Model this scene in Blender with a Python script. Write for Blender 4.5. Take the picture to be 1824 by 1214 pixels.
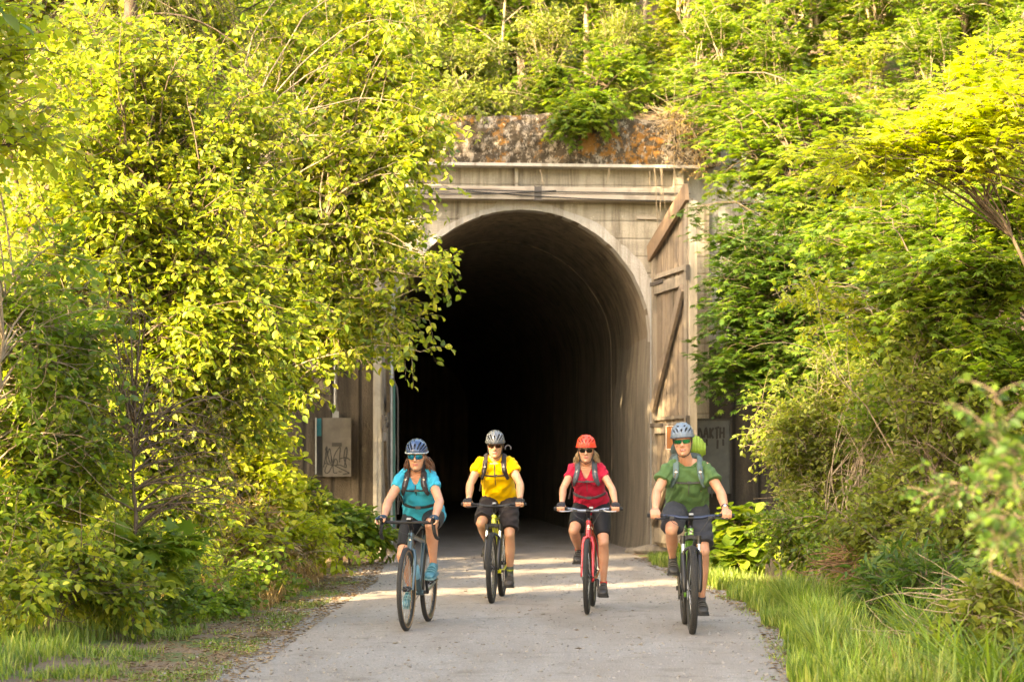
import bpy, bmesh, math, random
import numpy as np
from mathutils import Vector, Matrix, noise
from mathutils.bvhtree import BVHTree
for _o in list(bpy.data.objects): bpy.data.objects.remove(_o)
SC = bpy.context.scene
COL = SC.collection
R = math.radians
# ------------------------------------------------------------ camera, sky, sun, exposure
F = 3600.0; CAMH = 1.45; HOR = 820.0          # focal length and horizon in pixels of the 1824 px wide photograph
cam_d = bpy.data.cameras.new('camera'); cam = bpy.data.objects.new('camera', cam_d); COL.objects.link(cam)
cam.location = (0, 0, CAMH); cam.rotation_euler = (R(90), 0, 0)
cam_d.sensor_width = 36; cam_d.lens = 36*F/1824.0; cam_d.shift_y = (HOR-607.0)/1824.0
cam_d.clip_end = 500; cam_d.dof.use_dof = True; cam_d.dof.focus_distance = 18.5; cam_d.dof.aperture_fstop = 3.2
SC.camera = cam
SUN = Vector((-0.60, -0.60, 0.46)).normalized()
wd = bpy.data.worlds.new('World'); SC.world = wd; wd.use_nodes = True
nt = wd.node_tree; bg = nt.nodes['Background']; sky = nt.nodes.new('ShaderNodeTexSky')
sky.sky_type = 'NISHITA'; sky.sun_disc = False
sky.sun_elevation = math.asin(SUN.z); sky.sun_rotation = math.atan2(SUN.x, SUN.y)
sky.air_density = 1.0; sky.dust_density = 3.0; sky.ozone_density = 1.0
nt.links.new(sky.outputs[0], bg.inputs[0]); bg.inputs[1].default_value = 0.15
sun_d = bpy.data.lights.new('sun', 'SUN'); sun_o = bpy.data.objects.new('sun', sun_d); COL.objects.link(sun_o)
sun_d.energy = 3.4; sun_d.angle = R(0.6); sun_d.color = (1.0, 0.86, 0.62)
sun_o.rotation_euler = SUN.to_track_quat('Z', 'Y').to_euler()
vs = SC.view_settings; vs.view_transform = 'Standard'; vs.look = 'None'; vs.gamma = 1.0; vs.use_curve_mapping = False
vs.exposure = 3.15
SHADE = [(-4.6, 6.5, 1.0), (-9.2, 7.2, 1.0), (-8.0, 3.0, 1.2), (-5.0, 13.2, .72), (-5.4, 8.8, .95)]
vs.use_white_balance = True; vs.white_balance_temperature = 8500; vs.white_balance_tint = 10

# ------------------------------------------------------------ helpers
def at(px, py, Y):                     # photograph pixel at depth Y -> world point
    return Vector(((px-912.0)/F*Y, Y, CAMH+(HOR-py)/F*Y))
def V(*a): return np.array(a, float)
def nrm(v):
    v = np.asarray(v, float); return v/max(1e-9, np.linalg.norm(v))

class MB:
    def __init__(s): s.v = []; s.f = []; s.m = []
    def add(s, vs_, fs, m=0):
        o = len(s.v); s.v += [tuple(map(float, p)) for p in vs_]
        for f in fs: s.f.append(tuple(i+o for i in f)); s.m.append(m)
    def box(s, c, size, rot=None, m=0, taper=1.0):
        c = V(*c); hx, hy, hz = [q/2 for q in size]
        p = np.array([(x*(taper if z > 0 else 1), y*(taper if z > 0 else 1), z) for z in (-hz, hz) for y in (-hy, hy) for x in (-hx, hx)])
        if rot is not None: p = p @ np.array(rot.to_3x3() if hasattr(rot, 'to_3x3') else rot).T
        s.add(p+c, [(0,2,3,1),(4,5,7,6),(0,1,5,4),(2,6,7,3),(0,4,6,2),(1,3,7,5)], m)
    def bar(s, a, b, w, t, up=(0,0,1), m=0):      # rectangular bar from a to b
        a = V(*a); b = V(*b); d = b-a; L = np.linalg.norm(d); d /= L
        x = nrm(np.cross(d, up)); y = np.cross(x, d)
        M = np.stack([x, y, d], 1)
        s.box((a+b)/2, (w, t, L), M, m)
    def rings(s, rings, m=0, caps=True, closed=False):
        n = len(rings[0]); o = len(s.v)
        for r_ in rings: s.v += [tuple(map(float, p)) for p in r_]
        k = len(rings)
        for i in range(k if closed else k-1):
            a = o+i*n; b = o+((i+1) % k)*n
            for j in range(n):
                s.f.append((a+j, a+(j+1) % n, b+(j+1) % n, b+j)); s.m.append(m)
        if caps and not closed:
            s.f.append(tuple(o+j for j in range(n))[::-1]); s.m.append(m)
            s.f.append(tuple(o+(k-1)*n+j for j in range(n))); s.m.append(m)
    def tube(s, pts, r, n=8, m=0, caps=True, flat=1.0, up=None, closed=False):
        pts = [V(*p) for p in pts]; k = len(pts)
        rr = [r]*k if np.isscalar(r) else list(r)
        rg = []; x = None
        for i in range(k):
            if closed: d = nrm(pts[(i+1) % k]-pts[i-1])
            else: d = nrm(pts[min(i+1, k-1)]-pts[max(i-1, 0)])
            if x is None or up is not None:
                u = V(*(up if up is not None else (0.13, 0.31, 0.94)))
                if abs(np.dot(u, d)) > .95: u = V(1, .1, 0)
                x = nrm(np.cross(d, u))
            else: x = nrm(x-d*np.dot(x, d))
            y = np.cross(d, x)
            rg.append([pts[i]+x*rr[i]*math.cos(t)+y*rr[i]*flat*math.sin(t) for t in [2*math.pi*j/n for j in range(n)]])
        s.rings(rg, m, caps, closed)
    def ball(s, c, r, n=12, m=0, rot=None):
        r = (r, r, r) if np.isscalar(r) else r; c = V(*c); h = n//2+1; rg = []
        M = np.eye(3) if rot is None else np.array(rot.to_3x3() if hasattr(rot, 'to_3x3') else rot)
        for i in range(h+1):
            ph = -math.pi/2+math.pi*(0.02+0.96*i/h)
            rg.append([c+M@V(r[0]*math.cos(ph)*math.cos(t), r[1]*math.cos(ph)*math.sin(t), r[2]*math.sin(ph)) for t in [2*math.pi*j/n for j in range(n)]])
        s.rings(rg, m)
    def cap(s, a, b, r0, r1, n=12):               # tapered limb with round ends
        a = V(*a); b = V(*b); d = nrm(b-a)
        P = [a-d*r0*.95, a-d*r0*.7, a-d*r0*.35, a, a*.5+b*.5, b, b+d*r1*.35, b+d*r1*.7, b+d*r1*.95]
        Q = [r0*.3, r0*.71, r0*.94, r0, (r0+r1)/2, r1, r1*.94, r1*.71, r1*.3]
        s.tube(P, Q, n)
    def build(s, name, mats, parent=None, smooth=40, loc=None, rotz=0):
        me = bpy.data.meshes.new(name); me.from_pydata(s.v, [], s.f); 
        if not isinstance(mats, (list, tuple)): mats = [mats]
        for m in mats: me.materials.append(m)
        if len(mats) > 1: me.polygons.foreach_set('material_index', s.m)
        if smooth:
            me.polygons.foreach_set('use_smooth', [True]*len(me.polygons)); me.set_sharp_from_angle(angle=R(smooth))
        bm = bmesh.new(); bm.from_mesh(me); bmesh.ops.recalc_face_normals(bm, faces=bm.faces); bm.to_mesh(me); bm.free()
        me.update()
        o = bpy.data.objects.new(name, me); COL.objects.link(o)
        if parent: o.parent = parent
        if loc is not None: o.location = loc
        o.rotation_euler[2] = rotz
        return o
def tag(o, label=None, cat=None, group=None, kind=None):
    if label: o['label'] = label
    if cat: o['category'] = cat
    if group: o['group'] = group
    if kind: o['kind'] = kind
    return o
def empty(name, loc=(0,0,0), rz=0, label=None, cat=None, group=None):
    o = bpy.data.objects.new(name, None); COL.objects.link(o); o.location = loc; o.rotation_euler[2] = rz
    o.empty_display_size = .2
    return tag(o, label, cat, group)
def np_mesh(name, verts, faces_flat, sizes, mat, parent=None, smooth=False, mi=None):   # fast mesh from arrays
    me = bpy.data.meshes.new(name); nv = len(verts)
    me.vertices.add(nv); me.vertices.foreach_set('co', np.asarray(verts, np.float32).ravel())
    me.loops.add(len(faces_flat)); me.loops.foreach_set('vertex_index', np.asarray(faces_flat, np.int32))
    me.polygons.add(len(sizes)); st = np.concatenate([[0], np.cumsum(sizes)[:-1]])
    me.polygons.foreach_set('loop_start', st.astype(np.int32)); me.polygons.foreach_set('loop_total', np.asarray(sizes, np.int32))
    for m in (mat if isinstance(mat, (list, tuple)) else [mat]): me.materials.append(m)
    if mi is not None: me.polygons.foreach_set('material_index', np.asarray(mi, np.int32))
    me.update(calc_edges=True)
    if smooth: me.polygons.foreach_set('use_smooth', [True]*len(sizes))
    o = bpy.data.objects.new(name, me); COL.objects.link(o)
    if parent: o.parent = parent
    return o

# ------------------------------------------------------------ materials
class N:                                         # small node-graph writer
    def __init__(s, name):
        s.mat = bpy.data.materials.new(name); s.mat.use_nodes = True; s.nt = s.mat.node_tree
        s.b = s.nt.nodes['Principled BSDF']; s.out = s.nt.nodes['Material Output']
    def n(s, t, **k):
        q = s.nt.nodes.new('ShaderNode'+t)
        for a, b in k.items(): setattr(q, a, b)
        return q
    def lk(s, a, b): s.nt.links.new(a, b)
    def coord(s, scale=(1,1,1), kind='Object', rot=(0,0,0)):
        c = s.n('TexCoord'); m = s.n('Mapping'); m.inputs['Scale'].default_value = scale; m.inputs['Rotation'].default_value = rot
        s.lk(c.outputs[kind], m.inputs[0]); return m.outputs[0]
    def noise(s, co, scale=5, detail=6, rough=.6, dist=0):
        q = s.n('TexNoise'); q.inputs['Scale'].default_value = scale; q.inputs['Detail'].default_value = detail
        q.inputs['Roughness'].default_value = rough; q.inputs['Distortion'].default_value = dist; s.lk(co, q.inputs['Vector']); return q.outputs[0]
    def ramp(s, fac, stops, interp='LINEAR'):
        q = s.n('ValToRGB'); e = q.color_ramp.elements; q.color_ramp.interpolation = interp
        while len(e) < len(stops): e.new(.5)
        for i, (p, c) in enumerate(stops): e[i].position = p; e[i].color = (*c, 1) if not np.isscalar(c) else (c, c, c, 1)
        s.lk(fac, q.inputs[0]); return q.outputs[0]
    def mix(s, fac, a, b, mode='MIX'):
        q = s.n('MixRGB', blend_type=mode)
        for i, x in ((0, fac), (1, a), (2, b)):
            if hasattr(x, 'links') or isinstance(x, bpy.types.NodeSocket): s.lk(x, q.inputs[i])
            elif i == 0: q.inputs[0].default_value = x
            else: q.inputs[i].default_value = (*x, 1)
        return q.outputs[0]
    def math(s, op, a, b=0.0):
        q = s.n('Math', operation=op)
        for i, x in ((0, a), (1, b)):
            if isinstance(x, bpy.types.NodeSocket): s.lk(x, q.inputs[i])
            else: q.inputs[i].default_value = x
        return q.outputs[0]
    def bump(s, h, strength=.5, dist=.02):
        q = s.n('Bump'); q.inputs['Strength'].default_value = strength; q.inputs['Distance'].default_value = dist
        s.lk(h, q.inputs['Height']); s.lk(q.outputs[0], s.b.inputs['Normal'])
    def col(s, x):
        if isinstance(x, bpy.types.NodeSocket): s.lk(x, s.b.inputs['Base Color'])
        else: s.b.inputs['Base Color'].default_value = (*x, 1)
    def set(s, **k):
        for a, b in k.items(): s.b.inputs[a.replace('_', ' ')].default_value = b
        return s
MC = {}
def M(name, col, rough=.5, metal=0.0, var=.12, scale=30, bump=0.0, bs=200, spec=.5, coat=0.0):
    if name in MC: return MC[name]
    q = N(name); co = q.coord(); f = q.noise(co, scale, 4)
    q.col(q.mix(q.ramp(f, [(.3, 0.0), (.7, 1.0)]), [c*(1-var) for c in col], [min(1, c*(1+var)) for c in col]))
    q.set(Roughness=rough, Metallic=metal); q.b.inputs['Specular IOR Level'].default_value = spec
    if coat: q.b.inputs['Coat Weight'].default_value = coat
    if bump: q.bump(q.noise(co, bs, 3), bump, .002)
    MC[name] = q.mat; return q.mat
# ------------------------------------------------------------ setting materials
def leaf_mat(name, c1, c2, c3, trans=.48, tint=(1.6, 1.6, .8), rough=.45):
    q = N(name); g = q.n('NewGeometry'); col = q.ramp(g.outputs['Random Per Island'], [(0, c1), (.5, c2), (1, c3)])
    co = q.coord(); f = q.ramp(q.noise(co, .9, 3), [(.35, .58), (.68, 1.3)])
    col = q.mix(1.0, col, f, 'MULTIPLY'); q.col(col); q.set(Roughness=rough); q.b.inputs['Specular IOR Level'].default_value = .35
    t = q.n('BsdfTranslucent'); q.lk(q.mix(1.0, col, tint, 'MULTIPLY'), t.inputs[0])
    mx = q.n('MixShader'); mx.inputs[0].default_value = trans
    q.lk(q.b.outputs[0], mx.inputs[1]); q.lk(t.outputs[0], mx.inputs[2]); q.lk(mx.outputs[0], q.out.inputs[0])
    return q.mat
LM = {
 'yellow': leaf_mat('leaf yellow green', (.08,.14,.02), (.24,.31,.035), (.47,.46,.065)),
 'green':  leaf_mat('leaf fresh green', (.08,.145,.02), (.14,.225,.028), (.27,.32,.04)),
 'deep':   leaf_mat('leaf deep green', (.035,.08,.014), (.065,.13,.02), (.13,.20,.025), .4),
 'gold':   leaf_mat('leaf golden', (.22,.28,.025), (.34,.40,.04), (.50,.47,.06)),
 'olive':  leaf_mat('leaf olive', (.10,.135,.025), (.17,.21,.035), (.27,.29,.05)),
 'needle': leaf_mat('needle', (.045,.08,.012), (.10,.14,.018), (.20,.22,.03), .3),
 'grass':  leaf_mat('grass blade', (.07,.13,.02), (.17,.26,.035), (.36,.38,.10), .35, (1.5,1.5,.7)),
 'dry':    leaf_mat('dry grass', (.20,.12,.05), (.36,.23,.09), (.48,.34,.14), .2, (1.2,1.1,.8)),
}
def bark(name, a, b):
    q = N(name); co = q.coord((1,1,.3)); f = q.noise(co, 25, 6, .7)
    q.col(q.mix(q.ramp(f, [(.35, 0.0), (.65, 1.0)]), a, b)); q.set(Roughness=.85); q.bump(f, .6, .01); return q.mat
BK = bark('bark brown', (.06,.04,.025), (.17,.12,.08)); BKL = bark('bark pale', (.16,.12,.08), (.36,.28,.19)); BKD = bark('bark dark', (.03,.02,.014), (.09,.06,.04))

def m_ground():
    q = N('forest floor'); co = q.coord(); a = q.noise(co, 1.1, 5); b = q.noise(co, 40, 6, .75); c = q.noise(co, 9, 5, .7)
    soil = q.mix(q.ramp(b, [(.3, 0.0), (.7, 1.0)]), (.07,.045,.028), (.26,.19,.13))
    litter = q.mix(q.ramp(c, [(.42, 0.0), (.62, 1.0)]), soil, (.24,.15,.085))
    moss = q.mix(q.ramp(q.noise(co, 60, 4), [(.3, 0.0), (.7, 1.0)]), (.04,.075,.015), (.12,.16,.03))
    mm = q.ramp(q.math('ADD', a, q.math('MULTIPLY', c, .35)), [(.66, 0.0), (.76, 1.0)])
    q.col(q.mix(mm, litter, moss)); q.set(Roughness=.95); q.bump(b, .9, .02); return q.mat
def m_path():
    q = N('crushed gravel'); co = q.coord()
    v = q.n('TexVoronoi'); v.inputs['Scale'].default_value = 62; q.lk(co, v.inputs['Vector'])
    v2 = q.n('TexVoronoi'); v2.inputs['Scale'].default_value = 24; q.lk(co, v2.inputs['Vector'])
    st = q.ramp(v.outputs['Color'], [(0, (.13,.118,.105)), (.4, (.235,.21,.187)), (.75, (.32,.288,.258)), (1, (.42,.385,.35))])
    base = q.mix(q.ramp(q.noise(co, 110, 3), [(.3, 0.0), (.7, 1.0)]), st, (.27,.24,.213))
    base = q.mix(q.ramp(v2.outputs['Distance'], [(.05, .35), (.22, 0.0)]), base, (.36,.335,.31))
    stn = q.coord((1.6, .35, 1)); s1 = q.noise(stn, .9, 5, .6)
    base = q.mix(q.ramp(s1, [(.38, .0), (.62, .7)]), base, (.20,.165,.135))
    s2 = q.noise(co, 2.3, 7, .7)
    base = q.mix(q.ramp(s2, [(.54, 0.0), (.68, .6)]), base, (.125,.098,.074))
    q.col(base); q.set(Roughness=.93)
    h = q.math('ADD', q.math('MULTIPLY', v.outputs['Distance'], -1.0), q.math('MULTIPLY', q.noise(co, 90, 4), .8))
    q.bump(h, .7, .012); return q.mat
def m_concrete(name, light, dark, stain, amt=.5, horiz=False, boards=0.0, moss=None):
    q = N(name); co = q.coord(); a = q.noise(co, 1.5, 8, .65); b = q.noise(co, 35, 5, .7)
    cv = q.coord((7, 7, .45)); s = q.noise(cv, .8, 8, .7, .3); cvf = q.coord((26, 26, .8)); sf = q.noise(cvf, .8, 6, .7)
    c = q.mix(q.ramp(a, [(.3, 0.0), (.7, 1.0)]), light, dark)
    c = q.mix(q.ramp(b, [(.35, .0), (.75, .35)]), c, [x*.55 for x in dark])
    c = q.mix(q.ramp(s, [(.62-amt*.3, 0.0), (.68, .9)]), c, stain)
    c = q.mix(q.ramp(sf, [(.52, 0.0), (.72, .5*min(1, amt*1.5))]), c, [x*.6 for x in stain])
    h = q.math('ADD', b, q.math('MULTIPLY', s, .8))
    if horiz:
        w = q.n('TexWave', wave_type='BANDS', bands_direction='Z'); w.inputs['Scale'].default_value = 1.15; w.inputs['Distortion'].default_value = .5; w.inputs['Detail'].default_value = 4; q.lk(q.coord((.15, .15, 1)), w.inputs['Vector'])
        e = q.ramp(w.outputs[0], [(.0, 1.0), (.05, 0.0)]); c = q.mix(q.math('MULTIPLY', e, .35), c, [x*.5 for x in dark]); h = q.math('SUBTRACT', h, e)
        g2 = q.noise(q.coord((.5, .5, 3.2)), 2.0, 8, .7); c = q.mix(q.ramp(g2, [(.5, 0.0), (.7, .6)]), c, [x*.55 for x in dark]); c = q.mix(q.ramp(q.noise(co, 3.3, 8, .75), [(.60, 0.0), (.66, .8)]), c, [min(1, x*1.35) for x in light])
    if boards:
        w = q.n('TexWave', wave_type='BANDS', bands_direction='X'); w.inputs['Scale'].default_value = boards; w.inputs['Distortion'].default_value = .6; w.inputs['Detail'].default_value = 3
        q.lk(q.coord((1, 1, .05)), w.inputs['Vector']); e = q.ramp(w.outputs[0], [(.0, 1.0), (.07, 0.0)])
        c = q.mix(q.math('MULTIPLY', e, .75), c, [x*.35 for x in stain]); h = q.math('SUBTRACT', h, e)
        cells = q.ramp(q.noise(q.coord((4.5, 4.5, .12)), 1.0, 1), [(.35, .65), (.65, 1.35)]); c = q.mix(1.0, c, cells, 'MULTIPLY')
    if moss:
        m1 = q.noise(co, 1.6, 12, .8, .2); m2 = q.noise(q.coord((4.6, 4.6, 2.6)), 1.9, 12, .84)
        c = q.mix(q.ramp(m2, [(.455, 0.0), (.485, .96)]), c, moss[1]); c = q.mix(q.ramp(m1, [(.53, 0.0), (.56, .93)]), c, moss[0])
        sp = q.noise(co, 24, 4, .6); c = q.mix(q.ramp(sp, [(.64, 0.0), (.69, .8)]), c, [min(1, x*1.3) for x in light])
    q.col(c); q.set(Roughness=.92); q.bump(h, .7, .02); return q.mat
def m_wood(name, a, b, streak, along='z', amt=.6):
    q = N(name); sc = {'z': (22, 22, .7), 'x': (.7, 22, 22), 'y': (22, .7, 22)}[along]; co = q.coord(sc)
    f = q.noise(co, 1.0, 7, .65, .2); g = q.noise(q.coord(), 2.2, 6, .65)
    c = q.mix(q.ramp(f, [(.3, 0.0), (.7, 1.0)]), a, b); c = q.mix(q.ramp(f, [(.58, 0.0), (.68, .7)]), c, streak)
    c = q.mix(q.ramp(g, [(.5, 0.0), (.62, amt)]), c, [x*.45 for x in a]); gi = q.n('NewGeometry'); c = q.mix(1.0, c, q.ramp(gi.outputs['Random Per Island'], [(0, .68), (1, 1.22)]), 'MULTIPLY'); q.col(c); q.set(Roughness=.85)
    q.bump(f, .6, .006); return q.mat
CON = m_concrete('portal concrete', (.48,.43,.345), (.32,.28,.22), (.12,.095,.07), .46, horiz=True)
CONR = m_concrete('patched concrete', (.46,.43,.39), (.38,.35,.31), (.2,.17,.13), .3)
CONM = m_concrete('mossy concrete', (.34,.29,.23), (.22,.185,.145), (.08,.06,.04), .5, moss=((.20,.088,.012), (.036,.024,.011)))
CONL = m_concrete('tunnel lining', (.34,.275,.20), (.20,.16,.115), (.06,.048,.036), .6)
CONJ = m_concrete('weathered jamb', (.34,.29,.225), (.22,.19,.15), (.08,.065,.05), .65)
CONW = m_concrete('wing wall boards', (.10,.082,.062), (.052,.043,.033), (.014,.012,.010), .72, boards=.75)
CONG = m_concrete('pale grey wall', (.42,.42,.42), (.30,.30,.29), (.12,.11,.10), .5)
WOOD = m_wood('weathered timber', (.27,.21,.15), (.17,.13,.095), (.06,.046,.034)); WOODL = m_wood('pale timber', (.30,.25,.19), (.20,.165,.125), (.09,.07,.055))
WOODP = m_wood('bleached post', (.46,.40,.32), (.32,.27,.21), (.14,.11,.08)); WOODX = m_wood('silvered beam', (.44,.38,.32), (.28,.235,.19), (.14,.10,.075), 'x', .75); WOODO = m_wood('orange timber', (.22,.145,.09), (.15,.10,.065), (.07,.046,.03))
# ------------------------------------------------------------ ground, path, hillside
def fb(x, y, s=1.0, z=0.0): return noise.fractal(Vector((x*s, y*s, z)), 1.0, 2.0, 4)
def path_l(Y): return np.interp(Y, [0, 10, 13.2, 18.6, 23.7, 28, 31.2, 33, 80], [-2.0, -1.95, -1.9, -1.85, -1.75, -1.9, -1.9, -2.2, -6])
def path_r(Y): return np.interp(Y, [0, 10, 13.2, 16, 18.6, 21.7, 27.5, 31.2, 33, 80], [1.8, 1.85, 1.9, 2.2, 2.4, 2.35, 2.05, 1.95, 2.1, -1])
def grid(name, xs, ys, fn, mat, keep=None):
    vs_ = [(x, y, fn(x, y)) for y in ys for x in xs]; nx = len(xs); fs = []
    for j in range(len(ys)-1):
        for i in range(nx-1):
            f = (j*nx+i, j*nx+i+1, (j+1)*nx+i+1, (j+1)*nx+i)
            if keep is None or keep([vs_[k] for k in f]): fs.append(f)
    mb = MB(); mb.add(vs_, fs); o = mb.build(name, mat, smooth=0)
    o.data.polygons.foreach_set('use_smooth', [True]*len(o.data.polygons)); return o
def gh(x, y):
    z = .008*fb(x, y, 6.0, 2)+.014*fb(x, y, 1.7)+.02*fb(x, y, .5, 3)
    dr = x-path_r(y); dl = path_l(y)-x
    z -= .05*max(0, min(1, (min(x-path_l(y), path_r(y)-x)-.05)/.4))
    if y < 30:
        if dr > 1.0: z += -.28*math.exp(-((dr-1.6)/.45)**2) + max(0, dr-2.0)*.32
        if dl > 1.2: z += max(0, dl-1.2)*.10
        if dr > 0.15: z += .03*min(1, dr)
    return z
xs = list(np.linspace(-8, 8, 161)); ys = list(np.linspace(2, 34, 200))+list(np.linspace(34.5, 76, 40))
xs = [-150, -80, -40, -20, -12]+xs+[12, 20, 40, 80, 150]; ys = [-60, -30, -10, -3]+ys+[90, 150, 250]
tag(grid('ground', xs, ys, lambda x, y: gh(max(-9, min(9, x)), max(2, min(76, y))), m_ground()), kind='structure')
def ph(x, y): return 0
pm = MB(); ysp = np.concatenate([np.linspace(1, 34, 320), np.linspace(34.3, 70, 50)]); nx = 56; pv = []
for y in ysp:
    l = path_l(y)-.45+.26*fb(1, y, 1.1)+.1*fb(2, y, 4); r_ = path_r(y)+.35+.22*fb(7, y, 1.1)+.1*fb(8, y, 4)
    for i in range(nx):
        x = l+(r_-l)*i/(nx-1); e = min(x-l, r_-x)
        pv.append((x, y, .022+.003*fb(x, y, 3.0)+.004*fb(x, y, .6, 5)-.05*max(0, 1-e/.85)**2-.03*max(0, 1-e/.25)))
pm.add(pv, [(j*nx+i, j*nx+i+1, (j+1)*nx+i+1, (j+1)*nx+i) for j in range(len(ysp)-1) for i in range(nx-1)])
po = pm.build('path', m_path(), smooth=0); po.data.polygons.foreach_set('use_smooth', [True]*len(po.data.polygons)); tag(po, kind='structure')
def hill(x, y):
    back = 0
    if y > 32.1: back = 6.45*min(1, (y-32.1)/.5)+max(0, y-32.8)*.62
    sr = max(0, x-4.9)*.75; sl = max(0, -x-5.6)*.22
    if y < 33: sr *= 1; 
    z = max(back, sr, sl); return z+.25*fb(x, y, .5)-.25 if z > .05 else -.5
hill_o = grid('hillside', list(np.linspace(-30, 30, 121)), [6+.5*i for i in range(0, 50)]+[31+.3*i for i in range(0, 12)]+[35+1.0*i for i in range(0, 40)],
     lambda x, y: min(hill(x, y), 26), m_ground(), keep=lambda q: not (min(p[1] for p in q) < 32.75 and max(abs(p[0]) for p in q) < 5.2))
tag(hill_o, kind='structure')

# ------------------------------------------------------------ scattered small stones (stuff)
rs = np.random.RandomState(5)
def stones(name, pts, smin, smax, mat):
    ico = np.array([(0,0,1),(.89,0,.45),(.28,.85,.45),(-.72,.53,.45),(-.72,-.53,.45),(.28,-.85,.45),(.72,.53,-.45),(-.28,.85,-.45),(-.89,0,-.45),(-.28,-.85,-.45),(.72,-.53,-.45),(0,0,-1)])
    fc = np.array([(0,1,2),(0,2,3),(0,3,4),(0,4,5),(0,5,1),(1,6,2),(2,7,3),(3,8,4),(4,9,5),(5,10,1),(6,7,2),(7,8,3),(8,9,4),(9,10,5),(10,6,1),(11,7,6),(11,8,7),(11,9,8),(11,10,9),(11,6,10)])
    n = len(pts); s = smin+(smax-smin)*rs.rand(n)**3; v = ico[None]*(1+.25*rs.randn(n, 12, 1))*s[:, None, None]*np.stack([.7+.6*rs.rand(n), .7+.6*rs.rand(n), .4+.3*rs.rand(n)], 1)[:, None]
    v = v+np.array(pts)[:, None]; f = (fc[None]+12*np.arange(n)[:, None, None]).reshape(-1)
    return tag(np_mesh(name, v.reshape(-1, 3), f, np.full(n*20, 3), mat), kind='stuff')
sm = N('stone chips'); g_ = sm.n('NewGeometry'); sm.col(sm.ramp(g_.outputs['Random Per Island'], [(0, (.14,.12,.10)), (.5, (.20,.185,.165)), (1, (.30,.275,.25))])); sm.set(Roughness=.9)
P_ = []
for _ in range(9000):
    y = 11+19*rs.rand()**1.5; x = path_l(y)-.5+(path_r(y)-path_l(y)+1)*rs.rand(); P_.append((x, y, .024))
stones('gravel', P_, .003, .014, sm.mat)
lm_ = leaf_mat('leaf litter', (.16,.09,.04), (.28,.16,.07), (.36,.26,.12), .1, (1,1,1), .8)
n = 9000; yy = 12+18*rs.rand(n)**1.2; xx = path_l(yy)+.15-np.abs(rs.randn(n))*.85; k = rs.rand(n) < .25; xx[k] = path_r(yy[k])-.2+np.abs(rs.randn(k.sum()))*.5
k = rs.rand(n) < .012; xx[k] = -1.8+4*rs.rand(k.sum())
a = rs.rand(n)*6.28; sz = .012+.022*rs.rand(n); q = np.array([(-1, 0, .0), (0, -.5, .3), (1, 0, .1), (0, .5, .35)])
v = q[None]*sz[:, None, None]; c, s_ = np.cos(a)[:, None], np.sin(a)[:, None]
zz = np.array([max(gh(x_, y_), .008) for x_, y_ in zip(xx, yy)])+.012
v = np.stack([v[..., 0]*c-v[..., 1]*s_+xx[:, None], v[..., 0]*s_+v[..., 1]*c+yy[:, None], v[..., 2]+zz[:, None]], -1)
tag(np_mesh('leaf_litter', v.reshape(-1, 3), np.arange(4*n), np.full(n, 4), lm_), kind='stuff')

# ------------------------------------------------------------ tunnel portal
PY = 31.5; PR = R(5); TP = empty('tunnel_portal', ((930-912)/F*PY, PY, 0), PR, 'old concrete tunnel portal with arched opening and mossy parapet, dark inside', 'tunnel portal')
def pl(px, py, d=0.0):                 # pixel -> portal-local (x, z) on the plane local y = d
    t = Vector(((px-912)/F, 1, 0)); o = Vector(TP.location); nrm_ = Vector((-math.sin(PR), math.cos(PR), 0)); e = Vector((math.cos(PR), math.sin(PR), 0))
    k = (o.dot(nrm_)+d)/t.dot(nrm_); P = t*k; return ((P-o).dot(e), CAMH+(HOR-py)/F*k)
AW = 2.03; SPR = 3.33
def arch(rad=AW, spr=SPR, n=40, jit=0.0, seed=1):
    rn = random.Random(seed); pts = [(rad, -.1), (rad, .8), (rad, 1.6), (rad, 2.4)]
    for i in range(n+1):
        t = math.pi*i/n; j = 1+jit*rn.uniform(-1, 1); pts.append((rad*math.cos(t)*j, spr+rad*math.sin(t)*j))
    return pts+[(-rad, 2.4), (-rad, 1.6), (-rad, .8), (-rad, -.1)]
def outer(p, w, top):
    x, z = p
    if z <= SPR: return (math.copysign(w, x), z)
    dx, dz = x, z-SPR; k = min(w/abs(dx) if abs(dx) > 1e-6 else 9, (top-SPR)/dz if dz > 1e-6 else 9); return (dx*k, SPR+dz*k)
A = arch(n=60, jit=.006, seed=4); fa = MB(); W_, TOP_ = 2.95, 5.48; O = [outer(p, W_, TOP_) for p in A]
# corner fix so the sheet reaches both top corners
for sgn in (1, -1):
    i = min(range(len(O)), key=lambda i: (O[i][0]-sgn*W_)**2+(O[i][1]-TOP_)**2); O[i] = (sgn*W_, TOP_)
for i in range(len(A)-1):
    a, b, c, d = A[i], A[i+1], O[i+1], O[i]
    fa.add([(a[0], 0, a[1]), (b[0], 0, b[1]), (c[0], 0, c[1]), (d[0], 0, d[1])], [(0, 1, 2, 3)])
fa.build('facade', CON, TP, smooth=30)
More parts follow.
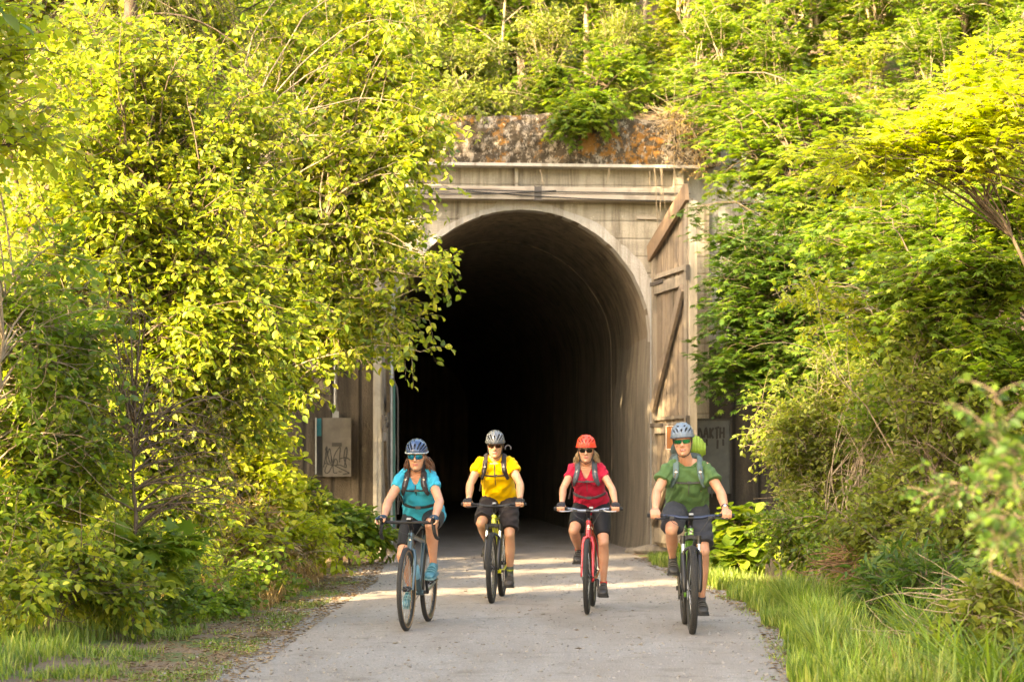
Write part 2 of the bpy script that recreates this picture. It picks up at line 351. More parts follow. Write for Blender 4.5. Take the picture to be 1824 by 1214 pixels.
# lip of patched concrete round the arch with a ragged outer edge
rn = random.Random(8); lip = MB()
A1 = arch(AW-.004, n=90, jit=.003, seed=4)[2:-2]; pts = []
for i, (x, z) in enumerate(A1):
    t = i/len(A1); w = .10+.09*abs(math.sin(t*6.3+.6))+.06*fb(t*9, 2, 1.0)+rn.uniform(-.008, .008); w *= .5 if t > .55 else 1
    if z > SPR: q = nrm((x, z-SPR)); o_ = (x+q[0]*w, z+q[1]*w)
    else: o_ = (x+math.copysign(w, x), z)
    pts.append(((x, z), o_))
for i in range(len(pts)-1):
    (a, ao), (b, bo) = pts[i], pts[i+1]
    lip.add([(a[0], -.022, a[1]), (b[0], -.022, b[1]), (bo[0], -.016, bo[1]), (ao[0], -.016, ao[1]), (a[0], .3, a[1]), (b[0], .3, b[1]), (ao[0], .004, ao[1]), (bo[0], .004, bo[1])], [(0, 1, 2, 3), (0, 4, 5, 1), (3, 2, 7, 6)])
lip.build('arch_lip', CONR, TP, smooth=25)
# lining: first bay, then a step to a slightly narrower bore running deep into the hill
def ring3(rad, y, n=48, wob=0, seed=0, spr=SPR):
    out = []
    for (x, z) in arch(rad, spr, n):
        w = wob*noise.noise(Vector((x*1.3, y*.8, z*1.3+seed))); out.append((x*(1+w), y, z+(w if z > 0 else 0)))
    return out
ln = MB(); ysl = [.02]+[.5*i for i in range(1, 10)]; R0 = [ring3(AW, y, wob=.012 if y > .1 else 0) for y in ysl]; R1 = [ring3(AW-.012, 4.5, wob=.01)]+[ring3(AW-.012, 4.5+.8*i, wob=.02) for i in range(1, 50)]
def strip(mb, rg):
    n = len(rg[0])
    for i in range(len(rg)-1):
        mb.add(list(rg[i])+list(rg[i+1]), [(j, j+1, n+j+1, n+j) for j in range(n-1)])
strip(ln, R0+R1); n = len(R1[0]); ln.add(R1[-1], [tuple(range(n))]); ln.build('lining', CONL, TP, smooth=35)
# weathered jamb skins at the mouth, bulging at the foot
for sg in (1, -1):
    jb = MB(); prof = []
    for y in np.linspace(.0, 3.6, 16):
        row = []
        for z in np.linspace(-.1, 3.4, 26):
            b = .05+.07*math.exp(-z/.35)+.02*fb(y, z, 2.2, sg)+.035*(1 if y > 1.7+.3*fb(0, z, 1.1, 4) else 0); b *= (1-max(0, (z-2.4)/1.0))
            row.append((sg*(AW-b-.003), y if y > 0 else -.035, z))
        prof.append(row)
    k = len(prof[0]); jb.add([p for r_ in prof for p in r_]+[(sg*(AW+.12), -.03, p[2]) for p in prof[0]],
        [(i*k+j, i*k+j+1, (i+1)*k+j+1, (i+1)*k+j) for i in range(15) for j in range(k-1)]+[(j, j+1, 16*k+j+1, 16*k+j) for j in range(k-1)])
    jb.build('jamb', CONJ, TP, smooth=50)
# recess band, cornice, parapet
bd = MB(); zt = 5.99; bd.box((-.25, .14, (5.48+zt)/2+.03), (5.5, .3, zt-5.48+.06)); 
bd.box((-.1, -.06, 5.74), (.05, .13, .5)); bd.box((2.44, -.075, 5.735), (.16, .16, .5)); bd.box((-2.9, -.075, 5.735), (.16, .16, .5)); bd.build('frieze', CON, TP)
cr = MB(); cr.box((-.2, -.10, 6.015), (5.9, .42, .045)); cr.build('cornice', CONR, TP)
pp = MB(); nxp, nzp = 150, 34; vv = []
for j in range(nzp):
    for i in range(nxp):
        x = -3.2+6.3*i/(nxp-1); top = 6.80+.05*fb(x, 3, 1.5)+(.04 if -.35 < x < .45 else 0)-.10*max(0, min(1, (x-2.3)/.7))
        z = 6.04+(top-6.04)*j/(nzp-1); y = -.20-.035*fb(x, z, 3.0, 2)+.04*fb(x, z, 8, 4)-.015*fb(x, z, 20, 6)+(.10*((j/(nzp-1))**5))
        vv.append((x, y, z))
last = len(vv)-nxp
for i in range(nxp): x, y, z = vv[last+i]; vv.append((x, .55, z+.02+.05*fb(x, 9, 2)))
pp.add(vv, [(j*nxp+i, j*nxp+i+1, (j+1)*nxp+i+1, (j+1)*nxp+i) for j in range(nzp) for i in range(nxp-1)]); pp.box((0-.05, .16, 6.35), (6.2, .6, .58)); pp.build('parapet', CONM, TP, smooth=50)
# timber beams with iron strap, cables
tb = MB(); tb.box((-.28, -.165, 5.635), (5.5, .16, .10)); tb.box((-.28, -.135, 5.53), (5.36, .26, .085)); tb.build('timber_beam', WOODX, TP)
ir = MB(); IRON = M('rusty iron', (.10,.085,.075), .6, .4); GALV = M('galvanised steel', (.32,.33,.34), .4, .7, .2, 6)
x0, _ = pl(955, 345); ir.box((x0, -.272, 5.58), (.10, .014, .21)); ir.box((x0-.05, -.285, 5.58), (.012, .014, .24)); ir.box((x0+.05, -.285, 5.58), (.012, .014, .24)); ir.build('strap_plate', IRON, TP)
for k, (za, zb, sag, xa, xb) in enumerate([(5.66, 5.60, .02, -2.9, 2.6), (5.60, 5.48, .03, -.9, 2.3), (5.56, 5.62, .04, -2.2, .5)]):
    cb = MB(); cb.tube([(xa+(xb-xa)*t, -.285-.01*k, za+(zb-za)*t-sag*math.sin(math.pi*t)) for t in np.linspace(0, 1, 14)], .009, 6); cb.build('cable', M('black cable', (.02,.02,.02), .6), TP)
bl = MB(); x0, z0 = pl(1140, 388); bl.box((x0+.12, -.03, z0), (.36, .05, .045)); bl.build('batten', WOODX, TP)
for sx_ in (-1, 1):
    fp = MB(); fp.box((sx_*(AW+.0)-.0, -.055, 2.2), (.035, .05, 4.2)); fp.build('corner_pipe', GALV, TP)
# doors (folded open against the wing walls): right leaf hinged at the arch edge, its free edge toward the viewer
def door(sg, hinge, ang, w=2.03, rich=True):
    zf, zh = 5.32, 4.72                  # height at free edge and at hinge edge
    D = MB(); D.box((w/2, .0, 2.32), (w, .035, 4.5)); 
    dr = MB(); nb = 9
    for i in range(nb):                  # upright boards with uneven gaps, cut to the sloping head
        xa = w*i/nb+.011; xb = w*(i+1)/nb-.011; za = zh+(zf-zh)*xa/w-.02; zb = zh+(zf-zh)*xb/w-.02; y = .007*((i*5) % 3)
        dr.add([(xa, -.018-y, .12), (xb, -.018-y, .12), (xb, -.018-y, zb), (xa, -.018-y, za), (xa, .018, .12), (xb, .018, .12), (xb, .018, zb), (xa, .018, za)],
               [(0,1,2,3), (4,7,6,5), (0,4,5,1), (1,5,6,2), (2,6,7,3), (3,7,4,0)])
    d = dr.build('door', WOOD, TP, smooth=0); d.location = hinge; d.rotation_euler[2] = ang
    fr = MB()
    fs = -1 if sg > 0 else 1             # framing faces the viewer side of the leaf
    yb = fs*.05
    fr.box((.06, yb, 2.4), (.13, .06, 4.6)); fr.box((w-.07, yb, 2.7), (.15, .07, 5.2))
    for z, h in ((.30, .22), (1.95, .16), (2.10, .05), (4.12, .17), (4.30, .07)): fr.box((w/2, yb, z), (w-.30, .055, h))
    fr.build('door_frame', WOODL, d)
    b = MB(); b.bar((.12, yb+fs*.045, 2.25), (w-.2, yb+fs*.045, 4.0), .16, .05, (0, 1, 0)); b.bar((.12, yb+fs*.045, .5), (w-.2, yb+fs*.045, 1.8), .16, .05, (0, 1, 0)); b.build('brace', WOOD, d)
    h = MB(); h.bar((-.05, yb+fs*.05, zh-.04), (w+.05, yb+fs*.05, zf+.06), .26, .06, (0, 1, 0)); h.build('head_board', WOODO, d)
    st = MB(); st.box((w+.03, 0, 2.65), (.05, .12, 5.2)); st.box((w+.062, -.03, 2.7), (.014, .05, 5.0)); st.build('edge_stile', WOODP, d)
    for z in (2.0, 4.2):
        k = MB(); k.box((w+.08, fs*.09, z), (.04, .05, .22)); k.build('latch', IRON, d)
        k = MB(); k.box((.35, yb+fs*.035, z), (.75, .02, .06)); k.build('hinge_strap', IRON, d)
    return d
door(1, (AW+.07, -.06, 0), R(-84)+0.0)
door(-1, (-AW-.14, -.06, 0), R(-93.5))
# kerb stones / plinth at the right foot
for i, (x, y, s) in enumerate([(2.02, -.28, (.62, .34, .20)), (2.5, -.2, (.4, .3, .24)), (1.75, -.16, (.3, .25, .13))]):
    kb = MB(); kb.ball((0, 0, 0), (s[0]/2, s[1]/2, s[2]/2), 14); 
    kb.v = [(px_*(1+.25*fb(px_*5, py_*5, 1, i)), py_*(1+.2*fb(py_*5, pz_*5, 1, i+4)), max(-.05, pz_*(1+.25*fb(px_*6, pz_*6, 1, i+8)))) for px_, py_, pz_ in kb.v]
    o = kb.build('rock', CONJ, smooth=30); o.location = TP.matrix_basis @ Vector((x, y, s[2]*.3)); 
    tag(o, ['flat grey stone lying at the foot of the right tunnel jamb', 'largest stone at the foot of the open wooden door', 'small stone just inside the right side of the tunnel mouth'][i], 'rock', 'stones at the tunnel mouth')
# wing walls
def wall(name, x0, x1, y, zt, mat, label, y2=None, seed=0):
    w = MB(); n = 40; m = 30; vv = []
    for j in range(m):
        for i in range(n):
            x = x0+(x1-x0)*i/(n-1); z = -.1+(zt+.1+.08*fb(x, seed, 1.2))*j/(m-1)
            vv.append((x, y-.02*fb(x, z, 2, seed)-.035*(int((x+9)/.42) % 2), z))
    k = len(vv); vv += [(p[0], y+.5, p[2]) for p in vv[-n:]]
    w.add(vv, [(j*n+i, j*n+i+1, (j+1)*n+i+1, (j+1)*n+i) for j in range(m) for i in range(n-1)]); o = w.build(name, mat, smooth=30)
    o.matrix_basis = TP.matrix_basis.copy(); return tag(o, label, 'wall')
wall('wing_wall', -6.6, -2.30, -.10, 4.9, CONW, 'dark stained wall of upright boards left of the tunnel mouth')
wall('wing_wall', 2.62, 6.4, .10, 3.25, CONW, 'dark stained wall of upright boards right of the tunnel door, behind shrubs', seed=3)
wall('upper_wall', -6.4, -2.3, .10, 6.2, CONG, 'pale concrete wall above the boards left of the tunnel, mostly hidden by leaves', seed=6)
wall('upper_wall', 2.5, 6.4, .16, 6.4, CONG, 'pale grey concrete wall above the dark boards right of the tunnel door', seed=5)
# --- things on the wing walls
def onwall(px, py, d): x, z = pl(px, py, d); return TP.matrix_basis @ Vector((x, d, z))
def graffiti(paths, w, r, mat, parent, y, wid, hei):
    g = MB()
    for p in paths:
        pts = [((u-.5)*wid, y, (.5-v)*hei) for u, v in p]; out = []
        for i in range(len(pts)-1):                          # Catmull-Rom smoothing of the hand-drawn stroke
            p0, p1, p2, p3 = [V(*pts[max(0, min(len(pts)-1, j))]) for j in (i-1, i, i+1, i+2)]
            for t in np.linspace(0, 1, 7)[:-1]:
                out.append(.5*((2*p1)+(-p0+p2)*t+(2*p0-5*p1+4*p2-p3)*t*t+(-p0+3*p1-3*p2+p3)*t**3))
        out.append(V(*pts[-1])); g.tube(out, r, 6, up=(0, 1, 0), flat=.12)
    return g.build('graffiti', mat, parent)
INK = M('black spray paint', (.012,.012,.013), .5)
P0 = onwall(600, 796, -.28); kx = PY/F
cb = empty('electrical_cabinet', P0, PR, 'grey metal electrical cabinet with black graffiti scrawl on the dark left wall', 'cabinet')
W1, H1 = 52*kx, 103*kx
GM = M('cabinet grey', (.11,.10,.09), .5, .2, .25, 5); GD = M('cabinet dark', (.03,.028,.025), .6); TEAL = M('teal panel', (.0,.16,.19), .5)
b_ = MB(); b_.box((-.05, .12, 0), (W1+.07, .16, H1)); b_.build('cabinet_body', GD, cb)
b_ = MB(); b_.box((0.0, .018, 0), (W1-.02, .03, H1)); b_.build('cabinet_door', GM, cb)
b_ = MB(); b_.box((-W1/2-.092, .02, .02), (.02, .17, H1-.04)); b_.build('side_panel', GALV, cb)
b_ = MB(); b_.box((-W1/2-.045, .035, H1*.34), (.07, .012, H1*.30)); b_.build('label_panel', TEAL, cb)
b_ = MB(); b_.box((0.0, -.0, H1*.045), (.15, .012, .058)); b_.build('latch_plate', GD, cb)
graffiti([[(.06,.78),(.10,.60),(.13,.50),(.14,.62),(.12,.72),(.20,.80)], [(.08,.55),(.14,.49),(.17,.62),(.26,.78)], [(.17,.62),(.24,.52),(.30,.66),(.36,.78),(.40,.66),(.50,.56),(.62,.50),(.60,.66),(.60,.76)],
 [(.02,.84),(.06,.78),(.14,.78),(.28,.80),(.42,.81),(.60,.80),(.84,.84),(.76,.70),(.78,.56),(.85,.50),(.86,.60),(.80,.74),(.77,.82)], [(.60,.70),(.72,.68),(.86,.68),(.98,.72)],
 [(.14,.80),(.07,.90),(.12,.94),(.22,.92),(.34,.80),(.38,.70)], [(.36,.80),(.38,.92),(.46,.94),(.52,.93)], [(.42,.81),(.62,.86),(.84,.91),(.95,.94),(.82,.95),(.72,.96)], [(.56,.91),(.68,.92)],
 [(.30,.66),(.30,.78),(.36,.80),(.44,.70),(.52,.74),(.50,.80)]], 0, .007, INK, cb, -.002, W1-.03, H1)
cd = MB(); cd.tube([(-.02, .09, H1/2), (-.02, .09, 1.0), (-.02, .09, 2.4)], .028, 10); cd.box((-.02, .09, H1/2+.05), (.10, .10, .10)); cd.tube([(-.02, .07, 1.05), (-.02, .07, 1.09)], .036, 10); cd.build('conduit', GALV, cb)
P1 = onwall(662, 492, -.2); fx = empty('wall_lamp', P1, PR, 'small rusty orange lamp on a grey bracket beside the left door post', 'lamp')
b_ = MB(); b_.box((-.1, .05, .02), (.2, .14, .16)); b_.build('bracket', GALV, fx)
b_ = MB(); b_.tube([(.06, 0, .07), (.06, 0, .03), (.06, 0, -.06)], [.05, .075, .075], 12); b_.build('lamp_housing', M('rust orange', (.38,.13,.05), .6), fx)
P2 = onwall(703, 800, -.10); pipe = MB(); GRN = M('green painted steel', (.02,.11,.085), .45, .1)
pipe.box((-.01, 0, -.1), (.035, .06, 2.2)); po_ = empty('door_track', P2, PR, 'green painted steel upright with grey pipe inside the left door post', 'pipe'); pipe.build('upright', GRN, po_)
b_ = MB(); b_.tube([(.05, .02, -1.0), (.05, .02, .75), (.035, .02, .95), (-.03, .02, 1.1)], .017, 8); b_.build('pipe', IRON, po_)
# right: metal panel with scrawl
P3 = onwall(1271, 812, .0); mp = empty('metal_panel', P3, PR, 'dull grey sheet metal panel with black graffiti letters on the right dark wall', 'panel')
w3, h3 = 62*kx, 134*kx; b_ = MB(); b_.box((0, .02, 0), (w3, .05, h3)); b_.build('sheet', M('dull blue grey steel', (.085,.095,.10), .55, .3, .25, 4), mp)
b_ = MB(); b_.box((0, -.012, h3/2-.01), (w3+.04, .02, .03)); b_.box((w3/2, -.012, 0), (.025, .02, h3)); b_.build('rim', GD, mp)
graffiti([[(.06,.26),(.08,.13),(.14,.18),(.17,.26)], [(.22,.25),(.28,.12),(.34,.26)], [(.24,.20),(.34,.20)], [(.40,.12),(.40,.26)], [(.50,.12),(.42,.19),(.50,.26)], [(.54,.13),(.66,.11)], [(.60,.12),(.60,.27)],
 [(.70,.11),(.69,.26)], [(.80,.11),(.80,.26)], [(.70,.19),(.80,.18)], [(.10,.27),(.11,.34)], [(.30,.27),(.30,.36)], [(.62,.28),(.61,.40)], [(.78,.27),(.785,.36)]], 0, .016, INK, mp, -.008, w3, h3)
# brown sign
P4 = onwall(1212, 779, -1.35); sg = empty('trail_sign', (P4.x, P4.y, P4.z), R(2), 'brown sign with a white border fixed behind the rider in green', 'sign')
k4 = P4.y/F; ws, hs = 54*k4, 44*k4
b_ = MB(); b_.box((0, .012, 0), (ws, .02, hs)); b_.build('sign_board', M('sign brown', (.30,.105,.025), .5, 0, .15, 8), sg)
b_ = MB(); WHT = M('sign white', (.75,.72,.62), .5)
for (cx, cz, a, c) in ((0, hs/2-.012, ws-.01, .011), (0, -hs/2+.012, ws-.01, .011), (ws/2-.012, 0, .011, hs-.03), (-ws/2+.012, 0, .011, hs-.03)): b_.box((cx, -.0015, cz), (a, .005, c))
b_.build('sign_border', WHT, sg)
b_ = MB(); b_.box((-ws/2+.10, -.0015, .10), (.014, .005, .09)); b_.build('sign_text', WHT, sg)
b_ = MB(); b_.box((0, .05, -P4.z/2-.02), (.09, .05, P4.z+hs-.1)); b_.build('sign_post', WOODL, sg)
# ------------------------------------------------------------ vegetation
def unit(a): return a/np.maximum(1e-9, np.linalg.norm(a, axis=-1, keepdims=True))
LEAF = {}
LEAF['ovate'] = (np.array([(0,0,0),(0,.5,-.03),(0,1,-.14),(-.24,.22,.07),(-.31,.52,.08),(-.16,.82,.0),(.24,.22,.07),(.31,.52,.08),(.16,.82,.0)]),
                 [(0,1,4,3),(1,2,5,4),(0,6,7,1),(1,7,8,2)])
LEAF['lance'] = (np.array([(0,0,0),(0,.5,-.02),(0,1,-.12),(-.11,.4,.04),(.11,.4,.04)]), [(0,1,3),(1,2,3),(0,4,1),(1,4,2)])
LEAF['maple'] = (np.array([(0,0,0),(.28,.06,-.05),(.20,.22,.02),(.52,.32,-.07),(.26,.44,.02),(.36,.74,-.07),(.12,.60,.03),(0,1,-.10),(-.12,.60,.03),(-.36,.74,-.07),(-.26,.44,.02),(-.52,.32,-.07),(-.20,.22,.02),(-.28,.06,-.05),(0,.38,.05)]),
                 [(14,0,1,2),(14,2,3,4),(14,4,5,6),(14,6,7,8),(14,8,9,10),(14,10,11,12),(14,12,13,0)])
LEAF['round'] = (np.array([(0,0,0),(0,.5,-.04),(0,.95,-.1),(-.34,.15,.06),(-.48,.5,.08),(-.28,.85,.0),(.34,.15,.06),(.48,.5,.08),(.28,.85,.0)]),
                 [(0,1,4,3),(1,2,5,4),(0,6,7,1),(1,7,8,2)])
LEAF['needle'] = (np.array([(-.5,0,0),(.5,0,0),(0,1,0)])*np.array([.11,1,1]), [(0,1,2)])
def leaf_arrays(P, D, Nn, S, kind):
    T, Fc = LEAF[kind]; n = len(P); D = unit(D); X = unit(np.cross(D, Nn)); Z = np.cross(X, D)
    S = S[:, None, None]; t = T[None]*np.array([1, 1, 1])
    Vv = P[:, None]+S*(t[..., 0:1]*X[:, None]+t[..., 1:2]*D[:, None]+t[..., 2:3]*Z[:, None])
    sizes = np.array([len(f) for f in Fc]); flat = np.concatenate([np.array(f) for f in Fc]); k = len(T)
    return Vv.reshape(-1, 3), (flat[None]+k*np.arange(n)[:, None]).ravel(), np.tile(sizes, n)
def tube_arrays(P, Rr, m=4):             # P (n,k,3) polylines, Rr (n,k)
    n, k, _ = P.shape
    if n == 0: return np.zeros((0, 3)), np.zeros(0, int), np.zeros(0, int)
    D = np.empty_like(P); D[:, 1:-1] = P[:, 2:]-P[:, :-2]; D[:, 0] = P[:, 1]-P[:, 0]; D[:, -1] = P[:, -1]-P[:, -2]; D = unit(D)
    ref = np.where(np.abs(D[..., 2:3]) > .9, np.array([1., 0, 0]), np.array([0, 0, 1.])); X = unit(np.cross(D, ref)); Y = np.cross(D, X)
    a = 2*np.pi*np.arange(m)/m
    Vv = P[:, :, None]+Rr[:, :, None, None]*(np.cos(a)[None, None, :, None]*X[:, :, None]+np.sin(a)[None, None, :, None]*Y[:, :, None])
    j = np.arange(m); i = np.arange(k-1); q = np.stack(np.broadcast_arrays(i[:, None]*m+j, i[:, None]*m+(j+1) % m, (i[:, None]+1)*m+(j+1) % m, (i[:, None]+1)*m+j), -1).reshape(-1)
    Fc = (q[None]+n_off(n, k*m)).ravel(); return Vv.reshape(-1, 3), Fc, np.full(n*(k-1)*m, 4)
def n_off(n, s): return (s*np.arange(n))[:, None]
def merge(parts):
    vs_, fs, ss, o = [], [], [], 0
    for v, f, s in parts: vs_.append(v); fs.append(f+o); ss.append(s); o += len(v)
    return np.concatenate(vs_), np.concatenate(fs), np.concatenate(ss)
def bez(S, C, T, k):
    t = np.linspace(0, 1, k)[None, :, None]; return (1-t)**2*S[:, None]+2*t*(1-t)*C[:, None]+t*t*T[:, None]
def wiggle(P, rs, amt):
    n, k, _ = P.shape; w = np.cumsum(rs.randn(n, k, 3)*amt, 1); w -= w[:, :1]; w *= np.linspace(0, 1, k)[None, :, None]; return P+w
def plant(name, label, cat, base, blobs, kind='ovate', lmat='yellow', size=.09, trunk=.04, stems=3, seed=0, twigs=9, tl=.40, lpt=9, droop=.15, flat=.6, bk=None, bare=0, group=None, bare_r=.5, t0=.35, crown='crown', stemname='stem', spread=.25, hang=0.0, hi=1.0):
    rs = np.random.RandomState(seed+11); base = np.array(base, float); bk = bk or BK
    root = empty(name, base, 0, label, cat, group)
    tg = []; 
    for (c, r, nb) in blobs:
        d = unit(rs.randn(nb, 3)); q = rs.rand(nb, 1)**(1/2.6); tg.append(np.array(c)+d*q*np.array(r))
    T = np.concatenate(tg)-base; cen = T.mean(0); nb = len(T)
    # main stems
    ST = np.stack([cen*np.array([.75, .75, .95])+rs.randn(3)*np.array([.35, .35, .25])*np.linalg.norm(cen)*.35 for _ in range(stems)])
    S0 = rs.randn(stems, 3)*np.array([.10, .10, 0])*min(1, stems-1); S0[:, 2] = -.1
    SC_ = S0+np.array([0, 0, .5])*np.linalg.norm(cen)+(ST-S0)*.15
    SP = wiggle(bez(S0, SC_, ST, 12), rs, .012*np.linalg.norm(cen))
    SR = trunk*np.linspace(1, .35, 12)[None]*(.7+.5*rs.rand(stems, 1)); parts = [tube_arrays(SP, SR, 7)]
    # branches to targets
    si = rs.randint(0, stems, nb); flatp = SP.reshape(-1, 3); S = np.empty((nb, 3))
    for i in range(nb):
        p = SP[si[i]]; ok = [j for j in range(2, 12) if p[j, 2] < T[i, 2]*.98+.1] or [2]
        d = [np.linalg.norm(p[j]-T[i])+.15*abs(j-ok[-1]) for j in ok]; w = ok[int(np.argmin(d))]; S[i] = p[max(1, w-rs.randint(0, 3))]
    L = np.linalg.norm(T-S, axis=1, keepdims=True); Cc = S+(T-S)*.45+np.array([0, 0, 1])*L*(.22+.12*rs.rand(nb, 1))*hi+rs.randn(nb, 3)*.10*L
    K = 9; BP = wiggle(bez(S, Cc, T, K), rs, .02*L[:, :, None]*np.ones((1, 1, 1))); BR = (np.minimum(.35*trunk, .007+.006*L)*np.linspace(1, .3, K)[None])
    parts.append(tube_arrays(BP, BR, 5))
    # twigs
    nt_ = nb*twigs; bi = np.repeat(np.arange(nb), twigs); t = t0+(1-t0)*rs.rand(nt_)**.8; t[::twigs] = 1.0
    f = t*(K-1); i0 = np.minimum(f.astype(int), K-2); fr = (f-i0)[:, None]; P0 = BP[bi, i0]*(1-fr)+BP[bi, i0+1]*fr
    tan = unit(BP[bi, i0+1]-BP[bi, i0]); rd = rs.randn(nt_, 3); rd[:, 2] *= (1-flat*.8); side = unit(rd-tan*(rd*tan).sum(1, keepdims=True))
    ln_ = tl*(.45+.8*rs.rand(nt_, 1)); dr = unit(tan*.55+side*.9+np.array([0, 0, .12-hang])); T1 = P0+dr*ln_+np.array([0, 0, -1])*droop*ln_
    C1 = P0+dr*ln_*.5+np.array([0, 0, .10])*ln_; TPs = bez(P0, C1, T1, 4); parts.append(tube_arrays(TPs, np.full((nt_, 4), .0032)*np.array([1, .8, .6, .4]), 3))
    if bare:
        k = rs.randint(0, nb, bare); P0 = BP[k, rs.randint(2, K-1, bare)]; d = unit(rs.randn(bare, 3)*np.array([1, 1, .5])); T2 = P0+d*(.3+bare_r*rs.rand(bare, 1)); C2 = P0*.5+T2*.5+rs.randn(bare, 3)*.12
        parts.append(tube_arrays(wiggle(bez(P0, C2, T2, 7), rs, .012), np.linspace(.005, .002, 7)[None]*np.ones((bare, 1)), 3))
    v, fc, ss = merge(parts); np_mesh(stemname, v, fc, ss, bk, root, True)
    # leaves
    nl = nt_*lpt; ti = np.repeat(np.arange(nt_), lpt); j = np.tile(np.arange(lpt), nt_); t = (j+.6+.5*rs.rand(nl))/(lpt+.2); t = np.clip(t, .05, 1)[:, None]
    A_, B_, C_ = TPs[ti, 0], C1[ti], TPs[ti, 3]; P = (1-t)**2*A_+2*t*(1-t)*B_+t*t*C_; tan = unit(2*(1-t)*(B_-A_)+2*t*(C_-B_))
    up = unit(np.array([0, 0, 1])+rs.randn(nl, 3)*(1.05-flat)*.8); sd = unit(np.cross(tan, up))*np.where(j % 2 == 0, 1, -1)[:, None]
    D = unit(tan*(.35+.4*rs.rand(nl, 1))+sd*.8+np.array([0, 0, -1])*(.15+droop)*rs.rand(nl, 1)+rs.randn(nl, 3)*.15)
    S_ = size*(.55+.75*rs.rand(nl)); P = P+D*S_[:, None]*.18
    v, fc, ss = leaf_arrays(P, D, up, S_, kind); np_mesh(crown, v, fc, ss, LM[lmat], root); return root
def copy_tree(o, parent=None):
    c = o.copy(); COL.objects.link(c); c.parent = parent
    for ch in list(o.children): copy_tree(ch, c)
    return c
def bl_(px, py, Y, rx, ry, rz, n): return (tuple(at(px, py, Y)), (rx, ry, rz), n)
# ---- left side
plant('broadleaf_shrub', 'tall yellow green shrub arching over the left side of the tunnel mouth', 'shrub', (-3.3, 24.6, 0),
  [bl_(745, 235, 24.3, .30, .4, .32, 24), bl_(700, 20, 24.5, .4, .5, .5, 22), bl_(640, 300, 24.3, 1.0, .9, 1.0, 90), bl_(690, 130, 24.5, .55, .8, .8, 44), bl_(560, 120, 25, .8, .8, 1.0, 50), bl_(690, 400, 24, .5, .5, .45, 30), bl_(755, 480, 23.6, .26, .3, .20, 12), bl_(735, 585, 23.6, .22, .3, .28, 10), bl_(610, 560, 24, .8, .6, .45, 46), bl_(500, 430, 24.0, .9, .8, .9, 60), bl_(470, 640, 24, .5, .5, .5, 30)],
  size=.088, trunk=.035, stems=6, seed=1, twigs=10, lpt=10, bare=70, bk=BKL, flat=.35, droop=.25)
plant('broadleaf_shrub', 'dense yellow green shrub of heart shaped leaves left of the path', 'shrub', (-4.3, 20.2, 0),
  [bl_(330, 420, 20.5, 1.0, .8, 1.0, 90), bl_(420, 220, 21, .8, .8, .7, 50), bl_(220, 130, 20.5, .9, .7, .7, 60), bl_(470, 560, 20.5, .55, .6, .55, 40), bl_(300, 640, 20.4, .8, .7, .55, 50), bl_(130, 420, 20, .8, .8, 1.0, 70), bl_(430, 720, 21, .45, .5, .5, 34)],
  size=.078, trunk=.035, stems=6, seed=2, twigs=11, lpt=10, bare=110, bk=BK, flat=.35, droop=.22)
plant('broadleaf_shrub', 'bright yellow leafy shrub at the upper left edge of the photo', 'shrub', (-4.9, 14.5, 0),
  [bl_(20, 90, 14.5, .35, .6, .5, 24), bl_(70, 220, 15.5, .25, .5, .3, 14), bl_(-60, 330, 14.5, .4, .5, .6, 20)], lmat='gold', size=.08, trunk=.03, stems=3, seed=3, twigs=8, lpt=8, flat=.35)
plant('broadleaf_shrub', 'green shrub with bare grey stems at the left edge, mid height', 'shrub', (-4.6, 16.6, 0),
  [bl_(60, 560, 17, .7, .6, .7, 32), bl_(90, 760, 17, .7, .6, .55, 36), bl_(130, 640, 18, .4, .5, .4, 20), bl_(40, 940, 16.5, .5, .5, .45, 24), ((-5.1, 16.0, 4.7), (.7, .8, .9), 34)], lmat='green', size=.08, trunk=.03, stems=4, seed=4, twigs=9, lpt=8, bare=170, bk=BKL, bare_r=1.0, flat=.4)  # last leaf mass sits out of frame, added to shade the yellow-shirted rider
plant('broadleaf_shrub', 'sunlit golden shrub low beside the dark left wall', 'shrub', (-3.1, 23.2, 0),
  [bl_(440, 800, 23.3, .42, .5, .5, 30), bl_(380, 870, 23, .45, .5, .5, 30), bl_(490, 880, 23, .35, .5, .35, 22)], lmat='gold', size=.095, trunk=.025, stems=5, seed=5, twigs=8, lpt=8, flat=.4, bare=50)
plant('broadleaf_shrub', 'golden green shrub behind the thin brown sapling', 'shrub', (-3.9, 20.6, 0),
  [bl_(200, 760, 20.6, .7, .6, .6, 60), bl_(320, 800, 21, .5, .5, .6, 50), bl_(180, 900, 20, .7, .5, .4, 40), bl_(330, 930, 20.5, .4, .4, .3, 30)], lmat='yellow', size=.085, trunk=.02, stems=6, seed=51, twigs=9, lpt=9, flat=.35, bare=90, bk=BK)
plant('broadleaf_shrub', 'leafy shrub hiding the ground at the left edge, below mid height', 'shrub', (-4.3, 17.6, 0),
  [bl_(60, 700, 17.6, .6, .5, .5, 44), bl_(130, 860, 17.6, .5, .5, .4, 36), bl_(20, 860, 17, .4, .5, .4, 26)], lmat='yellow', size=.075, trunk=.02, stems=5, seed=52, twigs=9, lpt=9, flat=.35, bare=120, bk=BK)
plant('understory_plant', 'low bright green leafy plants at the foot of the left door post', 'plant', (-2.3, 28, 0),
  [bl_(620, 935, 28, .42, .5, .26, 24), bl_(670, 960, 28, .22, .5, .16, 14), bl_(560, 930, 27, .35, .5, .30, 20)], lmat='green', size=.12, trunk=.012, stems=6, seed=6, twigs=6, tl=.25, lpt=7, flat=.75, crown='leaves')
